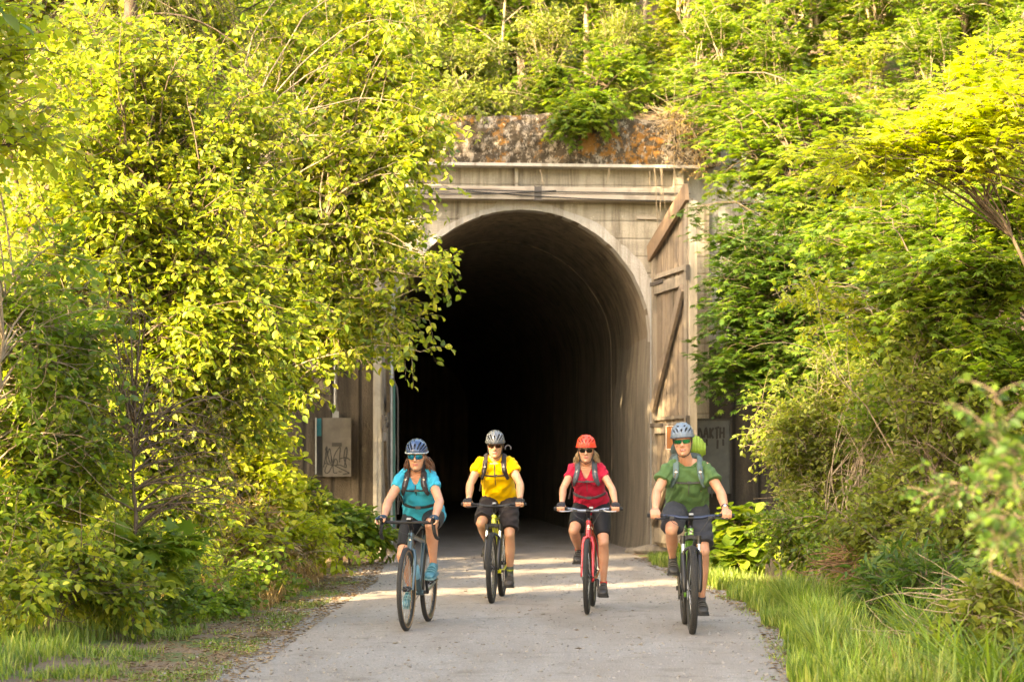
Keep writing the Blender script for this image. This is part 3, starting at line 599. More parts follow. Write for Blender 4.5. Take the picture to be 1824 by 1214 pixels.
plant('understory_plant', 'yellow flowering tall plant in front of the electrical cabinet', 'plant', (-2.75, 25.6, 0),
  [bl_(528, 870, 25.6, .14, .2, .16, 8), bl_(545, 900, 25.6, .35, .3, .15, 14)], lmat='yellow', size=.09, trunk=.008, stems=4, seed=7, twigs=6, tl=.18, lpt=8, flat=.4, crown='leaves')
plant('understory_plant', 'low golden green weeds on the sunlit left verge', 'plant', (-2.75, 23.0, 0),
  [bl_(520, 960, 23, .5, .5, .20, 34), bl_(420, 970, 22, .5, .5, .22, 30), bl_(590, 975, 24.5, .3, .5, .15, 20)], lmat='gold', size=.085, trunk=.008, stems=6, seed=8, twigs=6, tl=.22, lpt=8, flat=.55, crown='leaves')
plant('bracken', 'dry orange brown bracken in the sunlit verge left of the path', 'plant', (-2.75, 22.6, 0), [bl_(430, 940, 22.4, .45, .4, .24, 34), bl_(500, 990, 22.8, .35, .4, .10, 20), bl_(380, 1000, 21.6, .3, .3, .12, 16)], kind='lance', lmat='dry', size=.09, trunk=.006, stems=7, seed=53, twigs=7, tl=.26, lpt=9, flat=.4, crown='leaves', bare=110, bk=BKL)
plant('understory_plant', 'pale fern like weeds in dappled sun at the lower left', 'plant', (-3.4, 18.4, 0), [bl_(200, 960, 18.4, .4, .4, .3, 30), bl_(150, 1080, 17, .3, .4, .12, 20), bl_(330, 1010, 19.5, .35, .4, .14, 24)], kind='lance', lmat='yellow', size=.10, trunk=.006, stems=7, seed=54, twigs=8, tl=.24, lpt=10, flat=.5, crown='leaves', bare=90, bk=BK)
plant('understory_plant', 'big leaved green weed at the foot of the thin brown sapling', 'plant', (-3.2, 17.2, 0),
  [bl_(265, 985, 17.2, .25, .3, .16, 10), bl_(330, 960, 17.2, .10, .2, .1, 4)], kind='maple', lmat='green', size=.19, trunk=.008, stems=4, seed=9, twigs=4, tl=.16, lpt=3, flat=.7, crown='leaves')
plant('understory_plant', 'mixed green weeds at the lower left corner of the photo', 'plant', (-3.7, 16.2, 0),
  [bl_(110, 1010, 16.3, .5, .5, .26, 40), bl_(20, 1060, 15.5, .4, .5, .22, 26), bl_(220, 1060, 16.6, .4, .4, .14, 24)], lmat='yellow', kind='ovate', size=.075, trunk=.008, stems=8, seed=10, twigs=7, tl=.25, lpt=8, flat=.4, crown='leaves', bare=60)
plant('understory_plant', 'low clover like plants along the left edge of the path', 'plant', (-2.9, 19.0, 0),
  [bl_(380, 1075, 19, .5, .7, .05, 44), bl_(470, 1050, 21, .4, .6, .05, 30), bl_(280, 1110, 17.3, .4, .5, .05, 30)], lmat='green', kind='round', size=.05, trunk=.004, stems=8, seed=21, twigs=6, tl=.14, lpt=8, flat=.6, crown='leaves')
plant('sapling', 'thin brown sapling with dead twiggy branches on the left verge', 'sapling', (-3.25, 17.4, 0),
  [bl_(330, 770, 17.5, .6, .5, .6, 20), bl_(235, 600, 17.5, .5, .5, .7, 14), bl_(400, 890, 17.6, .35, .3, .2, 10), bl_(150, 800, 17.5, .4, .4, .5, 8)], kind='needle', lmat='dry', size=.05, trunk=.034, stems=1, seed=12, twigs=6, tl=.35, lpt=8, bk=BK, bare=14, crown='foliage', stemname='trunk', flat=.3)
def conifer(name, label, base, h, n, r, seed, mat='needle', z0=2.0):
    rs = np.random.RandomState(seed); root = empty(name, base, 0, label, 'tree'); TP_ = np.array([[(0, 0, h*t) for t in np.linspace(-.02, 1, 10)]], float)
    parts = [tube_arrays(TP_, .16*np.linspace(1, .1, 10)[None], 8)]; z = z0+(h-z0)*rs.rand(n); a = rs.rand(n)*6.283; L = r*(1-.75*(z-z0)/(h-z0))*(.7+.4*rs.rand(n))
    S = np.stack([0*a, 0*a, z], 1); d = np.stack([np.cos(a), np.sin(a), 0*a], 1); T = S+d*L[:, None]+np.array([0, 0, -.35])*L[:, None]; C = S+d*L[:, None]*.5+np.array([0, 0, .12])*L[:, None]
    B = bez(S, C, T, 8); parts.append(tube_arrays(B, .018*np.linspace(1, .2, 8)[None]*np.ones((n, 1)), 4)); tw = 26; m = n*tw; bi = np.repeat(np.arange(n), tw)
    t = .15+.85*rs.rand(m); f = t*7; i0 = np.minimum(f.astype(int), 6); fr = (f-i0)[:, None]; P0 = B[bi, i0]*(1-fr)+B[bi, i0+1]*fr; tan = unit(B[bi, i0+1]-B[bi, i0])
    sd = np.cross(tan, np.array([0, 0, 1]))*np.where(rs.rand(m) < .5, 1, -1)[:, None]; ln_ = (.22+.35*rs.rand(m, 1)); T1 = P0+unit(tan*.5+sd*.7+rs.randn(m, 3)*.2)*ln_*.75+np.array([0, 0, -1])*ln_*(.55+.5*rs.rand(m, 1)); C1 = P0+(T1-P0)*.5+np.array([0, 0, .25])*ln_
    TPs = bez(P0, C1, T1, 5); parts.append(tube_arrays(TPs, np.full((m, 5), .0025), 3)); v, fc, ss = merge(parts); np_mesh('trunk', v, fc, ss, BKD, root, True)
    q = 34; nl = m*q; ti = np.repeat(np.arange(m), q); t = rs.rand(nl, 1); A_, B_, C_ = P0[ti], C1[ti], T1[ti]; P = (1-t)**2*A_+2*t*(1-t)*B_+t*t*C_; tan = unit(2*(1-t)*(B_-A_)+2*t*(C_-B_)); r_ = rs.randn(nl, 3)
    D = unit(tan*.8+unit(r_-tan*(r_*tan).sum(1, keepdims=True))); v, fc, ss = leaf_arrays(P, D, rs.randn(nl, 3), .032+.02*rs.rand(nl), 'needle'); np_mesh('crown', v, fc, ss, LM[mat], root); return root
plant('alder_tree', 'tall tree, added to shade the portal, rising out of the top of the photo behind the left shrubs', 'tree', (-5.9, 25.0, 0), [((-5.0, 25.2, 8.2), (1.9, 1.3, 1.5), 90), ((-4.2, 25.6, 10.2), (1.9, 1.5, 1.3), 70), ((-3.2, 24.4, 8.6), (1.0, 1.0, .9), 36), ((-4.6, 24.8, 6.0), (1.0, .8, .9), 50)], lmat='yellow', size=.14, trunk=.12, stems=2, seed=97, twigs=9, lpt=8, tl=.55, stemname='trunk')  # extra tree, crown mostly above frame, placed to keep sun off the portal
conifer('fir_tree', 'fir tree with drooping boughs at the top left of the photo', (-4.3, 22.8, 0), 11.5, 100, 2.2, 3, z0=4.2)
plant('alder_tree', 'leafy yellow green tree filling the upper left corner behind the shrubs', 'tree', (-6.6, 26.5, 0),
  [bl_(120, 60, 26.5, 1.7, 1.2, 1.6, 70), bl_(420, 50, 26.5, 1.2, 1.0, 1.6, 50), bl_(60, 400, 25.5, 1.2, 1.0, 1.5, 50), bl_(300, 300, 26.5, 1.5, 1, 1.2, 46), ((-7.0, 27.6, 4.4), (1.0, .8, 1.0), 50), ((-5.9, 28.8, 3.4), (.8, .6, .8), 40)], lmat='yellow', size=.12, trunk=.10, stems=2, seed=14, twigs=9, lpt=8, tl=.5, stemname='trunk', bare=60)  # last two leaf masses added to block sun from the cabinet wall
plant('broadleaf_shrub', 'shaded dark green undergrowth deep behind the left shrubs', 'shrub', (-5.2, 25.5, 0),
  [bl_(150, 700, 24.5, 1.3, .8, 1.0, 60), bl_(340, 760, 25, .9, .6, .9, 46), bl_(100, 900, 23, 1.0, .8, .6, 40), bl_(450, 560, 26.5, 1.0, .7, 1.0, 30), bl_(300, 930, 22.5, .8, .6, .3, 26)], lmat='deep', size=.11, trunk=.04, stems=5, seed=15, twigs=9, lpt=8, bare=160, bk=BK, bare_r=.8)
# ---- right side
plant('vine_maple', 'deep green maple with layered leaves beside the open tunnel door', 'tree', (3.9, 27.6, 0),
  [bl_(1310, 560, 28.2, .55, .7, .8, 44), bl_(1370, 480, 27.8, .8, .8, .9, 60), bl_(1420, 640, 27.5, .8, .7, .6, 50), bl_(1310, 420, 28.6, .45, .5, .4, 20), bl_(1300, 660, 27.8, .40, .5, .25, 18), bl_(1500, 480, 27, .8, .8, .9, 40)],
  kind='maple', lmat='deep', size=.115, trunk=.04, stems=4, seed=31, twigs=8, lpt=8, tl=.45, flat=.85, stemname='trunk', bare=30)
plant('vine_maple', 'maple with light green layered foliage on the upper right of the portal', 'tree', (4.3, 29.5, 1.0),
  [bl_(1350, 280, 30, .8, .7, .9, 50), bl_(1270, 200, 31, .4, .6, .55, 22), bl_(1500, 220, 29.5, 1.0, .8, .9, 54), bl_(1450, 370, 29, .9, .7, .6, 44), bl_(1640, 330, 29, 1.0, .8, .9, 44)],
  kind='maple', lmat='green', size=.12, trunk=.05, stems=4, seed=32, twigs=8, lpt=8, tl=.45, flat=.85, stemname='trunk', bare=40)
plant('vine_maple', 'golden leaved maple branch reaching in from the right at upper height', 'tree', (5.3, 17.5, .3),
  [bl_(1475, 285, 17.0, .44, .4, .11, 16), bl_(1590, 270, 17.3, .5, .5, .2, 20), bl_(1720, 230, 17.0, .5, .6, .35, 30), bl_(1800, 130, 17.5, .5, .6, .4, 22)],
  kind='maple', lmat='gold', size=.09, trunk=.03, stems=2, seed=33, twigs=8, lpt=8, tl=.36, flat=.9, stemname='trunk')
plant('vine_maple', 'green maple with broad leaves along the right edge of the photo', 'tree', (5.2, 19.5, .3),
  [bl_(1740, 480, 19.3, .7, .6, .5, 60), bl_(1620, 560, 20, .6, .6, .55, 50), bl_(1780, 640, 19, .6, .6, .5, 50), bl_(1650, 400, 20.5, .7, .6, .45, 44), bl_(1780, 320, 19.5, .5, .6, .4, 34)],
  kind='maple', lmat='green', size=.10, trunk=.03, stems=3, seed=34, twigs=8, lpt=8, tl=.40, flat=.8, stemname='trunk', bare=40)
plant('willow_shrub', 'olive green small leaved shrub right of the rider in green', 'shrub', (3.5, 22.6, 0),
  [bl_(1440, 800, 22.5, .5, .5, .5, 50), bl_(1375, 760, 22.3, .30, .4, .42, 18), bl_(1520, 700, 22.5, .6, .5, .5, 60), bl_(1470, 920, 22.0, .5, .4, .35, 50), bl_(1590, 820, 22, .6, .5, .5, 56)],
  kind='ovate', lmat='olive', size=.055, trunk=.02, stems=7, seed=35, twigs=11, lpt=11, tl=.32, flat=.2, bare=110, bk=BKL)
plant('willow_shrub', 'pale stemmed shrub with yellow leaf tufts in the right thicket', 'shrub', (4.2, 20.0, .1),
  [bl_(1440, 530, 20, .25, .2, .40, 14), bl_(1520, 560, 20, .25, .2, .3, 12), bl_(1560, 600, 20, .2, .2, .2, 8)], kind='ovate', lmat='gold', size=.06, trunk=.012, stems=5, seed=36, twigs=5, lpt=6, tl=.15, flat=.2, bare=10, bk=BKL, t0=.6, hi=.2)
plant('willow_shrub', 'dark olive thicket with a brown root mass low on the right bank', 'shrub', (4.0, 19.0, 0),
  [bl_(1640, 880, 19.3, .6, .5, .4, 70), bl_(1560, 960, 19.0, .45, .4, .22, 44), bl_(1730, 780, 19, .6, .5, .5, 66), bl_(1790, 950, 17.5, .5, .5, .4, 50), bl_(1680, 680, 19.5, .6, .5, .4, 50), bl_(1650, 1010, 17.5, .4, .4, .2, 34)],
  lmat='olive', size=.062, trunk=.02, stems=7, seed=37, twigs=10, lpt=10, tl=.3, flat=.2, bare=200, bk=BK)
plant('understory_plant', 'big leaved bright green plant behind the handlebar of the rider in green', 'plant', (3.0, 25.5, 0),
  [bl_(1330, 940, 25.5, .28, .3, .26, 24), bl_(1300, 985, 25.3, .22, .3, .14, 14), bl_(1380, 960, 25, .25, .3, .2, 16)], kind='round', lmat='green', size=.15, trunk=.01, stems=5, seed=38, twigs=5, tl=.2, lpt=4, flat=.8, crown='leaves')
plant('understory_plant', 'small leafy weeds at the foot of the open tunnel door', 'plant', (2.35, 29.0, 0), [bl_(1180, 1000, 29, .22, .2, .07, 14), bl_(1225, 990, 29, .2, .2, .1, 10)], kind='ovate', lmat='green', size=.08, trunk=.006, stems=4, seed=39, twigs=5, tl=.13, lpt=6, crown='leaves')
plant('budding_branch', 'blurred yellow green leafy branch nearest the camera at right', 'shrub', (1.95, 6.0, 0),
  [bl_(1800, 810, 6.0, .07, .15, .13, 7), bl_(1735, 715, 6.0, .05, .08, .05, 3), bl_(1790, 950, 6.0, .06, .1, .06, 3)], lmat='deep', size=.034, trunk=.008, stems=3, seed=40, twigs=6, lpt=6, tl=.10, flat=.2, bk=BK, t0=.5)
plant('budding_branch', 'blurred pale green leafy twigs near the camera at the lower right', 'shrub', (2.3, 7.4, 0),
  [bl_(1640, 850, 7.4, .06, .1, .03, 3), bl_(1710, 885, 7.4, .06, .15, .05, 3), bl_(1790, 980, 7.4, .08, .15, .09, 4)], lmat='deep', size=.032, trunk=.007, stems=2, seed=41, twigs=5, lpt=6, tl=.09, flat=.2, bk=BK, t0=.5, hi=.3)
plant('understory_plant', 'tall green weeds at the right edge of the grass verge', 'plant', (3.15, 16.6, -.1), [bl_(1590, 1050, 16.6, .30, .4, .16, 24), bl_(1680, 1050, 16.2, .4, .4, .25, 36)], kind='lance', lmat='deep', size=.13, trunk=.008, stems=7, seed=46, twigs=7, tl=.25, lpt=8, flat=.3, crown='leaves', bare=40)
plant('understory_plant', 'leafy weeds and dry stalks at the bottom right corner of the photo', 'plant', (3.1, 13.6, 0), [bl_(1740, 1130, 13.6, .32, .4, .2, 36), bl_(1800, 1060, 13.6, .3, .4, .22, 24), bl_(1670, 1170, 13.4, .15, .3, .1, 14)], kind='ovate', lmat='olive', size=.07, trunk=.008, stems=7, seed=47, twigs=7, tl=.22, lpt=8, flat=.3, crown='leaves', bare=120, bk=BKL)
plant('broadleaf_shrub', 'light green shrub spilling down the right bank behind the grass', 'shrub', (3.6, 21.0, 0), [bl_(1420, 960, 21.2, .35, .4, .25, 34), bl_(1500, 1000, 20.2, .35, .4, .16, 26), bl_(1600, 720, 21, .5, .4, .4, 34)], kind='ovate', lmat='green', size=.06, trunk=.015, stems=6, seed=48, twigs=9, tl=.28, lpt=9, flat=.3, bare=60, bk=BKL)
plant('vine_maple', 'light green maple between the pale shrub and the right edge', 'tree', (5.0, 23.5, .3), [bl_(1560, 420, 23.5, .8, .7, .7, 54), bl_(1650, 620, 23, .8, .6, .6, 50), bl_(1700, 480, 23, .7, .6, .7, 44), bl_(1500, 620, 23.8, .5, .5, .4, 30)], kind='maple', lmat='green', size=.11, trunk=.04, stems=4, seed=49, twigs=8, lpt=8, tl=.42, flat=.8, stemname='trunk')
plant('understory_plant', 'broad lobed green leaves in the lower right corner above the bank', 'plant', (3.5, 14.2, .3), [bl_(1780, 1010, 14, .25, .3, .14, 12), bl_(1720, 1060, 14.2, .12, .2, .08, 5)], kind='maple', lmat='green', size=.16, trunk=.008, stems=4, seed=42, twigs=4, tl=.15, lpt=3, flat=.85, crown='leaves')
# ---- hillside above the portal: three kinds of maple, copied
def hz(x, y): return min(hill(x, y), 26)
pr = []
for s, (lm, sz, lab, kd) in enumerate([('green', .13, 'young bright green maple growing in the thicket on the slope above the tunnel', 'maple'), ('yellow', .12, 'yellow green maple in the sunlit thicket on the slope above the tunnel', 'maple'), ('olive', .085, 'fine leaved pale green shrub in the thicket on the slope above the tunnel', 'ovate')]):
    pr.append(plant('hillside_tree', lab, 'tree', (0, 0, -50), [((0, 0, -48.3), (1.2, 1.0, 1.0), 44), ((.3, .2, -46.7), (.9, .8, .8), 30), ((-.3, -.4, -49.1), (1.0, .8, .45), 22)], kind=kd, lmat=lm, size=sz, trunk=.045, stems=3, seed=60+s,
      twigs=8 if s < 2 else 12, lpt=8, tl=.45, flat=.85 if s < 2 else .3, group='hillside thicket '+['green maples', 'yellow maples', 'pale shrubs'][s], stemname='trunk', bare=10, bk=BKL))
rs = np.random.RandomState(77); first = [True]*3
spots = []
for y, xs_, sc in ((33.4, np.arange(-5.5, 9.5, 1.25), .62), (35.2, np.arange(-6.5, 10, 1.6), .9), (38, np.arange(-8, 12, 1.9), 1.1), (42, np.arange(-8, 13, 2.1), 1.25), (47, np.arange(-10, 15, 2.6), 1.5), (53, np.arange(-12, 17, 3.2), 1.8)):
    for x in xs_: spots.append((x+rs.randn()*.3, y+rs.randn()*.3, sc*(.85+.3*rs.rand())))
for i, (x, y, sc) in enumerate(spots):
    k = int(rs.choice([0, 1, 2], p=[.5, .3, .2]) if y > 34 else rs.choice([0, 2], p=[.6, .4]))
    if x > 4.5: k = 1 if rs.rand() < .6 else k
    o = pr[k] if first[k] else copy_tree(pr[k]); first[k] = False
    o.location = (x, y, hz(x, y)-.15); o.rotation_euler = (0, 0, rs.rand()*6.28); o.scale = (sc, sc, sc*(.9+.3*rs.rand()))
plant('vine_maple', 'maple sprays hanging over the mossy parapet above the arch', 'tree', (.95, 32.6, 6.7),
  [bl_(1020, 215, 31.0, .30, .25, .25, 18), bl_(1075, 190, 31.2, .4, .3, .3, 20), bl_(980, 150, 32.2, .6, .5, .4, 20), bl_(1130, 130, 32.2, .7, .5, .5, 26)], kind='maple', lmat='green', size=.11, trunk=.025, stems=3, seed=43, twigs=7, lpt=7, tl=.30, flat=.8, stemname='trunk', hang=.25)
plant('broadleaf_shrub', 'pale fine leaved shrub spilling over the left end of the parapet', 'shrub', (-1.2, 32.7, 6.6),
  [bl_(820, 200, 31.4, .55, .4, .35, 34), bl_(760, 120, 32, .6, .5, .5, 34), bl_(860, 110, 32.3, .5, .5, .45, 26), bl_(900, 180, 31.9, .2, .3, .15, 10)], kind='ovate', lmat='olive', size=.07, trunk=.02, stems=4, seed=44, twigs=11, lpt=9, tl=.3, flat=.2, bare=60, bk=BKL)
plant('broadleaf_shrub', 'dry brown twigs trailing over the right end of the parapet', 'shrub', (2.6, 32.4, 6.6),
  [bl_(1215, 215, 31.2, .35, .2, .12, 16), bl_(1230, 290, 31.0, .16, .1, .35, 10)], kind='lance', lmat='dry', size=.08, trunk=.012, stems=4, seed=45, twigs=6, lpt=5, tl=.3, flat=.2, bare=140, bk=BKL, hang=.4)
for i, (px, y, h, r_) in enumerate([(1038, 35.0, 6, .055), (1150, 36.5, 6, .045), (885, 34.5, 4, .03), (960, 37, 6, .06), (1320, 36, 7, .06)]):
    x = (px-912)/F*y; z = hz(x, y); rr = random.Random(i); root = empty('bare_trunk_tree', (x, y, z-.2), 0, ['pale straight trunk rising left of centre above the parapet', 'thin pale trunk above the right half of the parapet', 'slender sapling trunk above the left half of the parapet', 'grey trunk in the shade behind the parapet maples', 'grey trunk behind the light green maple at upper right'][i], 'tree')
    T_ = MB(); P = [(0, 0, 0)]
    for k in range(9): P.append((P[-1][0]+rr.uniform(-.09, .10), P[-1][1]+rr.uniform(-.05, .05), P[-1][2]+h/9))
    T_.tube(P, list(np.linspace(r_, r_*.4, 10)), 8)
    for k in (3, 4, 5, 6, 7):
        a = rr.uniform(0, 6.28); q = P[k]; L = rr.uniform(.6, 1.2); T_.tube([q, (q[0]+L*.5*math.cos(a), q[1]+L*.5*math.sin(a), q[2]+L*.45), (q[0]+L*math.cos(a), q[1]+L*math.sin(a), q[2]+L*.7)], [r_*.4, r_*.28, r_*.12], 5)
    T_.build('trunk', BKL if i in (0, 1, 2) else BK, root)
# ---- big trees standing left of and behind the photographer, which shade the riders
bigt = plant('shade_tree', 'tall leafy tree beside the path, left of the camera and outside the picture', 'tree', (-6.5, 11.5, 0), [((-6.4, 11.5, 4.1), (1.9, 1.9, 1.3), 60), ((-6.3, 11.5, 6.5), (2.3, 2.3, 1.8), 90), ((-6.2, 11.6, 9.0), (1.9, 1.9, 1.5), 60)], lmat='green', size=.22, trunk=.16, stems=2, seed=90, twigs=9, lpt=9, tl=.8, stemname='trunk', group='shade trees outside the picture')
for x, y, s in SHADE:
    o = copy_tree(bigt); o.location = (x, y, 0); o.rotation_euler[2] = x*3.1; o.scale = (s, s, s)
# ---- grass
def grass(name, pts, h0, h1, mat, seed, w=.006, lean=.35, parent=None):
    rs = np.random.RandomState(seed); n = len(pts); P = np.array(pts); a = rs.rand(n)*6.283; h = h0+(h1-h0)*rs.rand(n); L = lean*(.3+rs.rand(n)); d = np.stack([np.cos(a), np.sin(a), 0*a], 1); sd = np.stack([-np.sin(a), np.cos(a), 0*a], 1)
    w = w*(.6+.8*rs.rand(n)); V_ = []
    for t, ww in ((0, 1), (.45, .85), (.8, .5), (1, .05)):
        c = P+d*(L*h*t*t)[:, None]+np.array([0, 0, 1])*(h*(t-.25*L*t*t))[:, None]; V_ += [c-sd*(w*ww)[:, None], c+sd*(w*ww)[:, None]]
    Vv = np.stack(V_, 1); q = np.array([0,1,3,2, 2,3,5,4, 4,5,7,6]); return tag(np_mesh(name, Vv.reshape(-1, 3), (q[None]+n_off(n, 8)).ravel(), np.full(n*3, 4), LM[mat]), kind='stuff')
rs = np.random.RandomState(9)
def scatter(n, fx, y0, y1, clump=0): 
    out = []
    while len(out) < n:
        y = y0+(y1-y0)*rs.rand(); x = fx(y); 
        if clump and fb(x, y, 1.3, clump) < rs.rand()*.5-.12: continue
        out.append((x, y, gh(x, y)-.005))
    return out
grass('grass', scatter(26000, lambda y: path_r(y)-.02+.18*fb(7, y, 1.1)+abs(rs.randn())*.30, 10.5, 29), .05, .20, 'grass', 1)
grass('grass', scatter(1800, lambda y: path_r(y)-.05-abs(rs.randn())*.16, 12, 26, 3), .02, .08, 'grass', 11, .004, .9)
grass('grass', scatter(6500, lambda y: path_r(y)+.12+abs(rs.randn())*.26, 11, 20, 6), .16, .44, 'grass', 2, .005, .6)
grass('dry_grass', scatter(700, lambda y: path_r(y)+.3+abs(rs.randn())*.4, 11, 22), .10, .36, 'dry', 12, .004, .8)
grass('grass', scatter(9000, lambda y: path_l(y)-.75-abs(rs.randn())*.8, 13, 29, 2), .03, .12, 'grass', 3, .005, .7)
grass('grass', scatter(9000, lambda y: path_l(y)-1.4-abs(rs.randn())*.8, 13, 26), .05, .19, 'grass', 4)
grass('grass', scatter(6000, lambda y: path_l(y)-.05-rs.rand()*.9, 13, 24, 5), .015, .06, 'grass', 6, .004, .9)
grass('dry_grass', scatter(9000, lambda y: path_l(y)-.55-rs.rand()*1.6, 19.5, 26), .08, .30, 'dry', 5, .004, .9)
grass('dry_grass', scatter(2500, lambda y: path_r(y)+1.2+rs.rand()*1.6, 10, 22), .12, .40, 'dry', 7, .004, 1.1)
grass('sedge', scatter(3600, lambda y: path_r(y)+.8+rs.rand()*1.2, 11.5, 19.5), .30, .66, 'green', 8, .008, 1.3)
tw_ = MB(); rr = random.Random(4)
v = []; 
n = 520; c0 = np.array(at(1560, 1000, 19.2)); P0 = c0+rs.randn(n, 3)*np.array([.17, .15, .08]); T0 = P0+rs.randn(n, 3)*np.array([.22, .15, .08]); C0 = (P0+T0)/2+rs.randn(n, 3)*.06
vv_, ff_, ss_ = tube_arrays(bez(P0, C0, T0, 6), np.full((n, 6), .0045), 3); tag(np_mesh('brush_pile', vv_, ff_, ss_, bark('rusty twigs', (.13,.06,.03), (.30,.17,.09)), None, True), 'tangle of rust brown dead twigs and roots on the right bank', 'brush pile')
for i, (px, py, Y, s) in enumerate([(400, 1058, 20.5, .17), (423, 1066, 20.3, .10), (380, 1066, 20.2, .09)]):
    p = at(px, py, Y); rk = MB(); rk.ball((0, 0, 0), (s*.8, s*.6, s*.5), 14); rk.v = [tuple(c*(1+.25*fb(q[0]*8, q[1]*8, 1, q[2]*8+i)) for c in q) for q in rk.v]
    o = rk.build('rock', CONG, smooth=25); o.location = (p.x, Y, gh(p.x, Y)+s*.25); tag(o, ['largest pale rock on the left verge in dry grass', 'small pale rock right of the largest rock on the left verge', 'small pale rock left of the largest rock on the left verge'][i], 'rock', 'rocks on the left verge')
rr = random.Random(12)
hv = MB()
for px, y0, y1 in ((1168, 300, 440), (1176, 296, 400), (1180, 300, 372), (1160, 305, 345), (1082, 300, 330), (966, 302, 336), (1204, 250, 420)):
    a = onwall(px, y0, -.36); L = (y1-y0)*PY/F; hv.tube([(a.x+.03*math.sin(3*t+px)+rr.uniform(-.01, .01), a.y-.02*math.sin(2*t), a.z-L*t) for t in np.linspace(0, 1, 9)], [.006]*6+[.004, .003, .002], 5)
tag(hv.build('hanging_vines', BKL), 'thin bare vines hanging from the parapet in front of the timber beam', 'vine', kind='stuff')
# ------------------------------------------------------------ bicycles (local frame: +y backwards, +x the rider's left, origin where the front tyre touches the path)
RUB = M('tyre rubber', (.022,.021,.020), .8, 0, .3, 60, .4, 300); GRIP = M('grip rubber', (.014,.014,.015), .7); BLK = M('black anodised', (.018,.018,.020), .35, .4); BLKP = M('black plastic', (.02,.02,.022), .5)
STEEL = M('brushed steel', (.45,.45,.46), .3, .9); RIMM = M('rim black', (.03,.03,.032), .35, .5); TAN = M('tan tyre wall', (.24,.15,.08), .8); SIL = M('silver', (.6,.6,.62), .2, 1.0)
GW = M('display grey', (.35,.38,.42), .25)
def paint(name, c, metal=.15): return M(name, c, .28, metal, .06, 8, 0, 200, .5, .6)
def wheel(root, y, r, tw, knob=False, tan=False, side='front'):
    w = MB(); ri = r-tw*.9; c = V(0, y, r)
    circ = lambda rad, x=0.0, n=56: [(x, y+rad*math.cos(t), r+rad*math.sin(t)) for t in [2*math.pi*i/n for i in range(n)]]
    prof = [(-.013, ri+.004), (-.014, ri-.006), (-.009, ri-.022), (0, ri-.028), (.009, ri-.022), (.014, ri-.006), (.013, ri+.004)]
    n = 56; rg = [[(x, y+q*math.cos(2*math.pi*i/n), r+q*math.sin(2*math.pi*i/n)) for x, q in prof] for i in range(n)]; w.rings(rg, 0, False, True)
    o = w.build('wheel', RIMM, root)
    t = MB(); m = 12; rg = []
    for i in range(64):
        a = 2*math.pi*i/64; rg.append([(tw/2*math.cos(b)*1.0, y+(r-tw/2+tw/2*math.sin(b))*math.cos(a), r+(r-tw/2+tw/2*math.sin(b))*math.sin(a)) for b in [2*math.pi*j/m for j in range(m)]])
    t.rings(rg, 0, False, True)
    rows = (-.62, -.22, .22, .62) if knob else (-.5, 0, .5); nk = 76 if knob else 90; kh = .0045 if knob else .0012
    for i in range(nk):
        for k, b in enumerate(rows):
            a = 2*math.pi*(i+(.5 if k % 2 else 0))/nk; rad = r-tw/2+(tw/2+kh*.3)*math.cos(b); ca, sa = math.cos(a), math.sin(a)
            rot = Matrix(((math.cos(b), 0, math.sin(b)), (-math.sin(b)*ca, -sa, math.cos(b)*ca), (-math.sin(b)*sa, ca, math.cos(b)*sa)))
            t.box((tw/2*math.sin(b)*1.0, y+rad*ca, r+rad*sa), (.010 if knob else .006, .013 if knob else .008, kh*2), rot)
    t.build('tyre', RUB, o)
    if tan:
        s_ = MB()
        for x in (-tw*.42, tw*.42): s_.tube(circ(ri+.006, x*.93), .0065, 6, closed=True)
        s_.build('sidewall', TAN, o)
    h = MB(); h.tube([(-.05, y, r), (-.035, y, r), (-.03, y, r), (.03, y, r), (.035, y, r), (.05, y, r)], [.008, .012, .024, .024, .012, .008], 14); h.build('hub', BLK, o)
    sp = MB(); rr = random.Random(3)
    for i in range(28):
        a = 2*math.pi*i/28; b = a+(.55 if i % 4 < 2 else -.55); x = .028 if i % 2 else -.028
        sp.tube([(x, y+.022*math.cos(b), r+.022*math.sin(b)), (0, y+(ri-.024)*math.cos(a), r+(ri-.024)*math.sin(a))], .0013, 4)
    sp.build('spokes', STEEL, o)
    d = MB(); rd = .082; 
    rg = [[(x-.038, y+q*math.cos(2*math.pi*i/40), r+q*math.sin(2*math.pi*i/40)) for x, q in ((-.001, rd-.014), (-.001, rd), (.001, rd), (.001, rd-.014))] for i in range(40)]; d.rings(rg, 0, False, True)
    for i in range(5): a = 2*math.pi*i/5; d.bar((-.038, y+.012*math.cos(a), r+.012*math.sin(a)), (-.038, y+(rd-.01)*math.cos(a+.3), r+(rd-.01)*math.sin(a+.3)), .006, .002)
    d.build('brake_disc', STEEL, o); return o
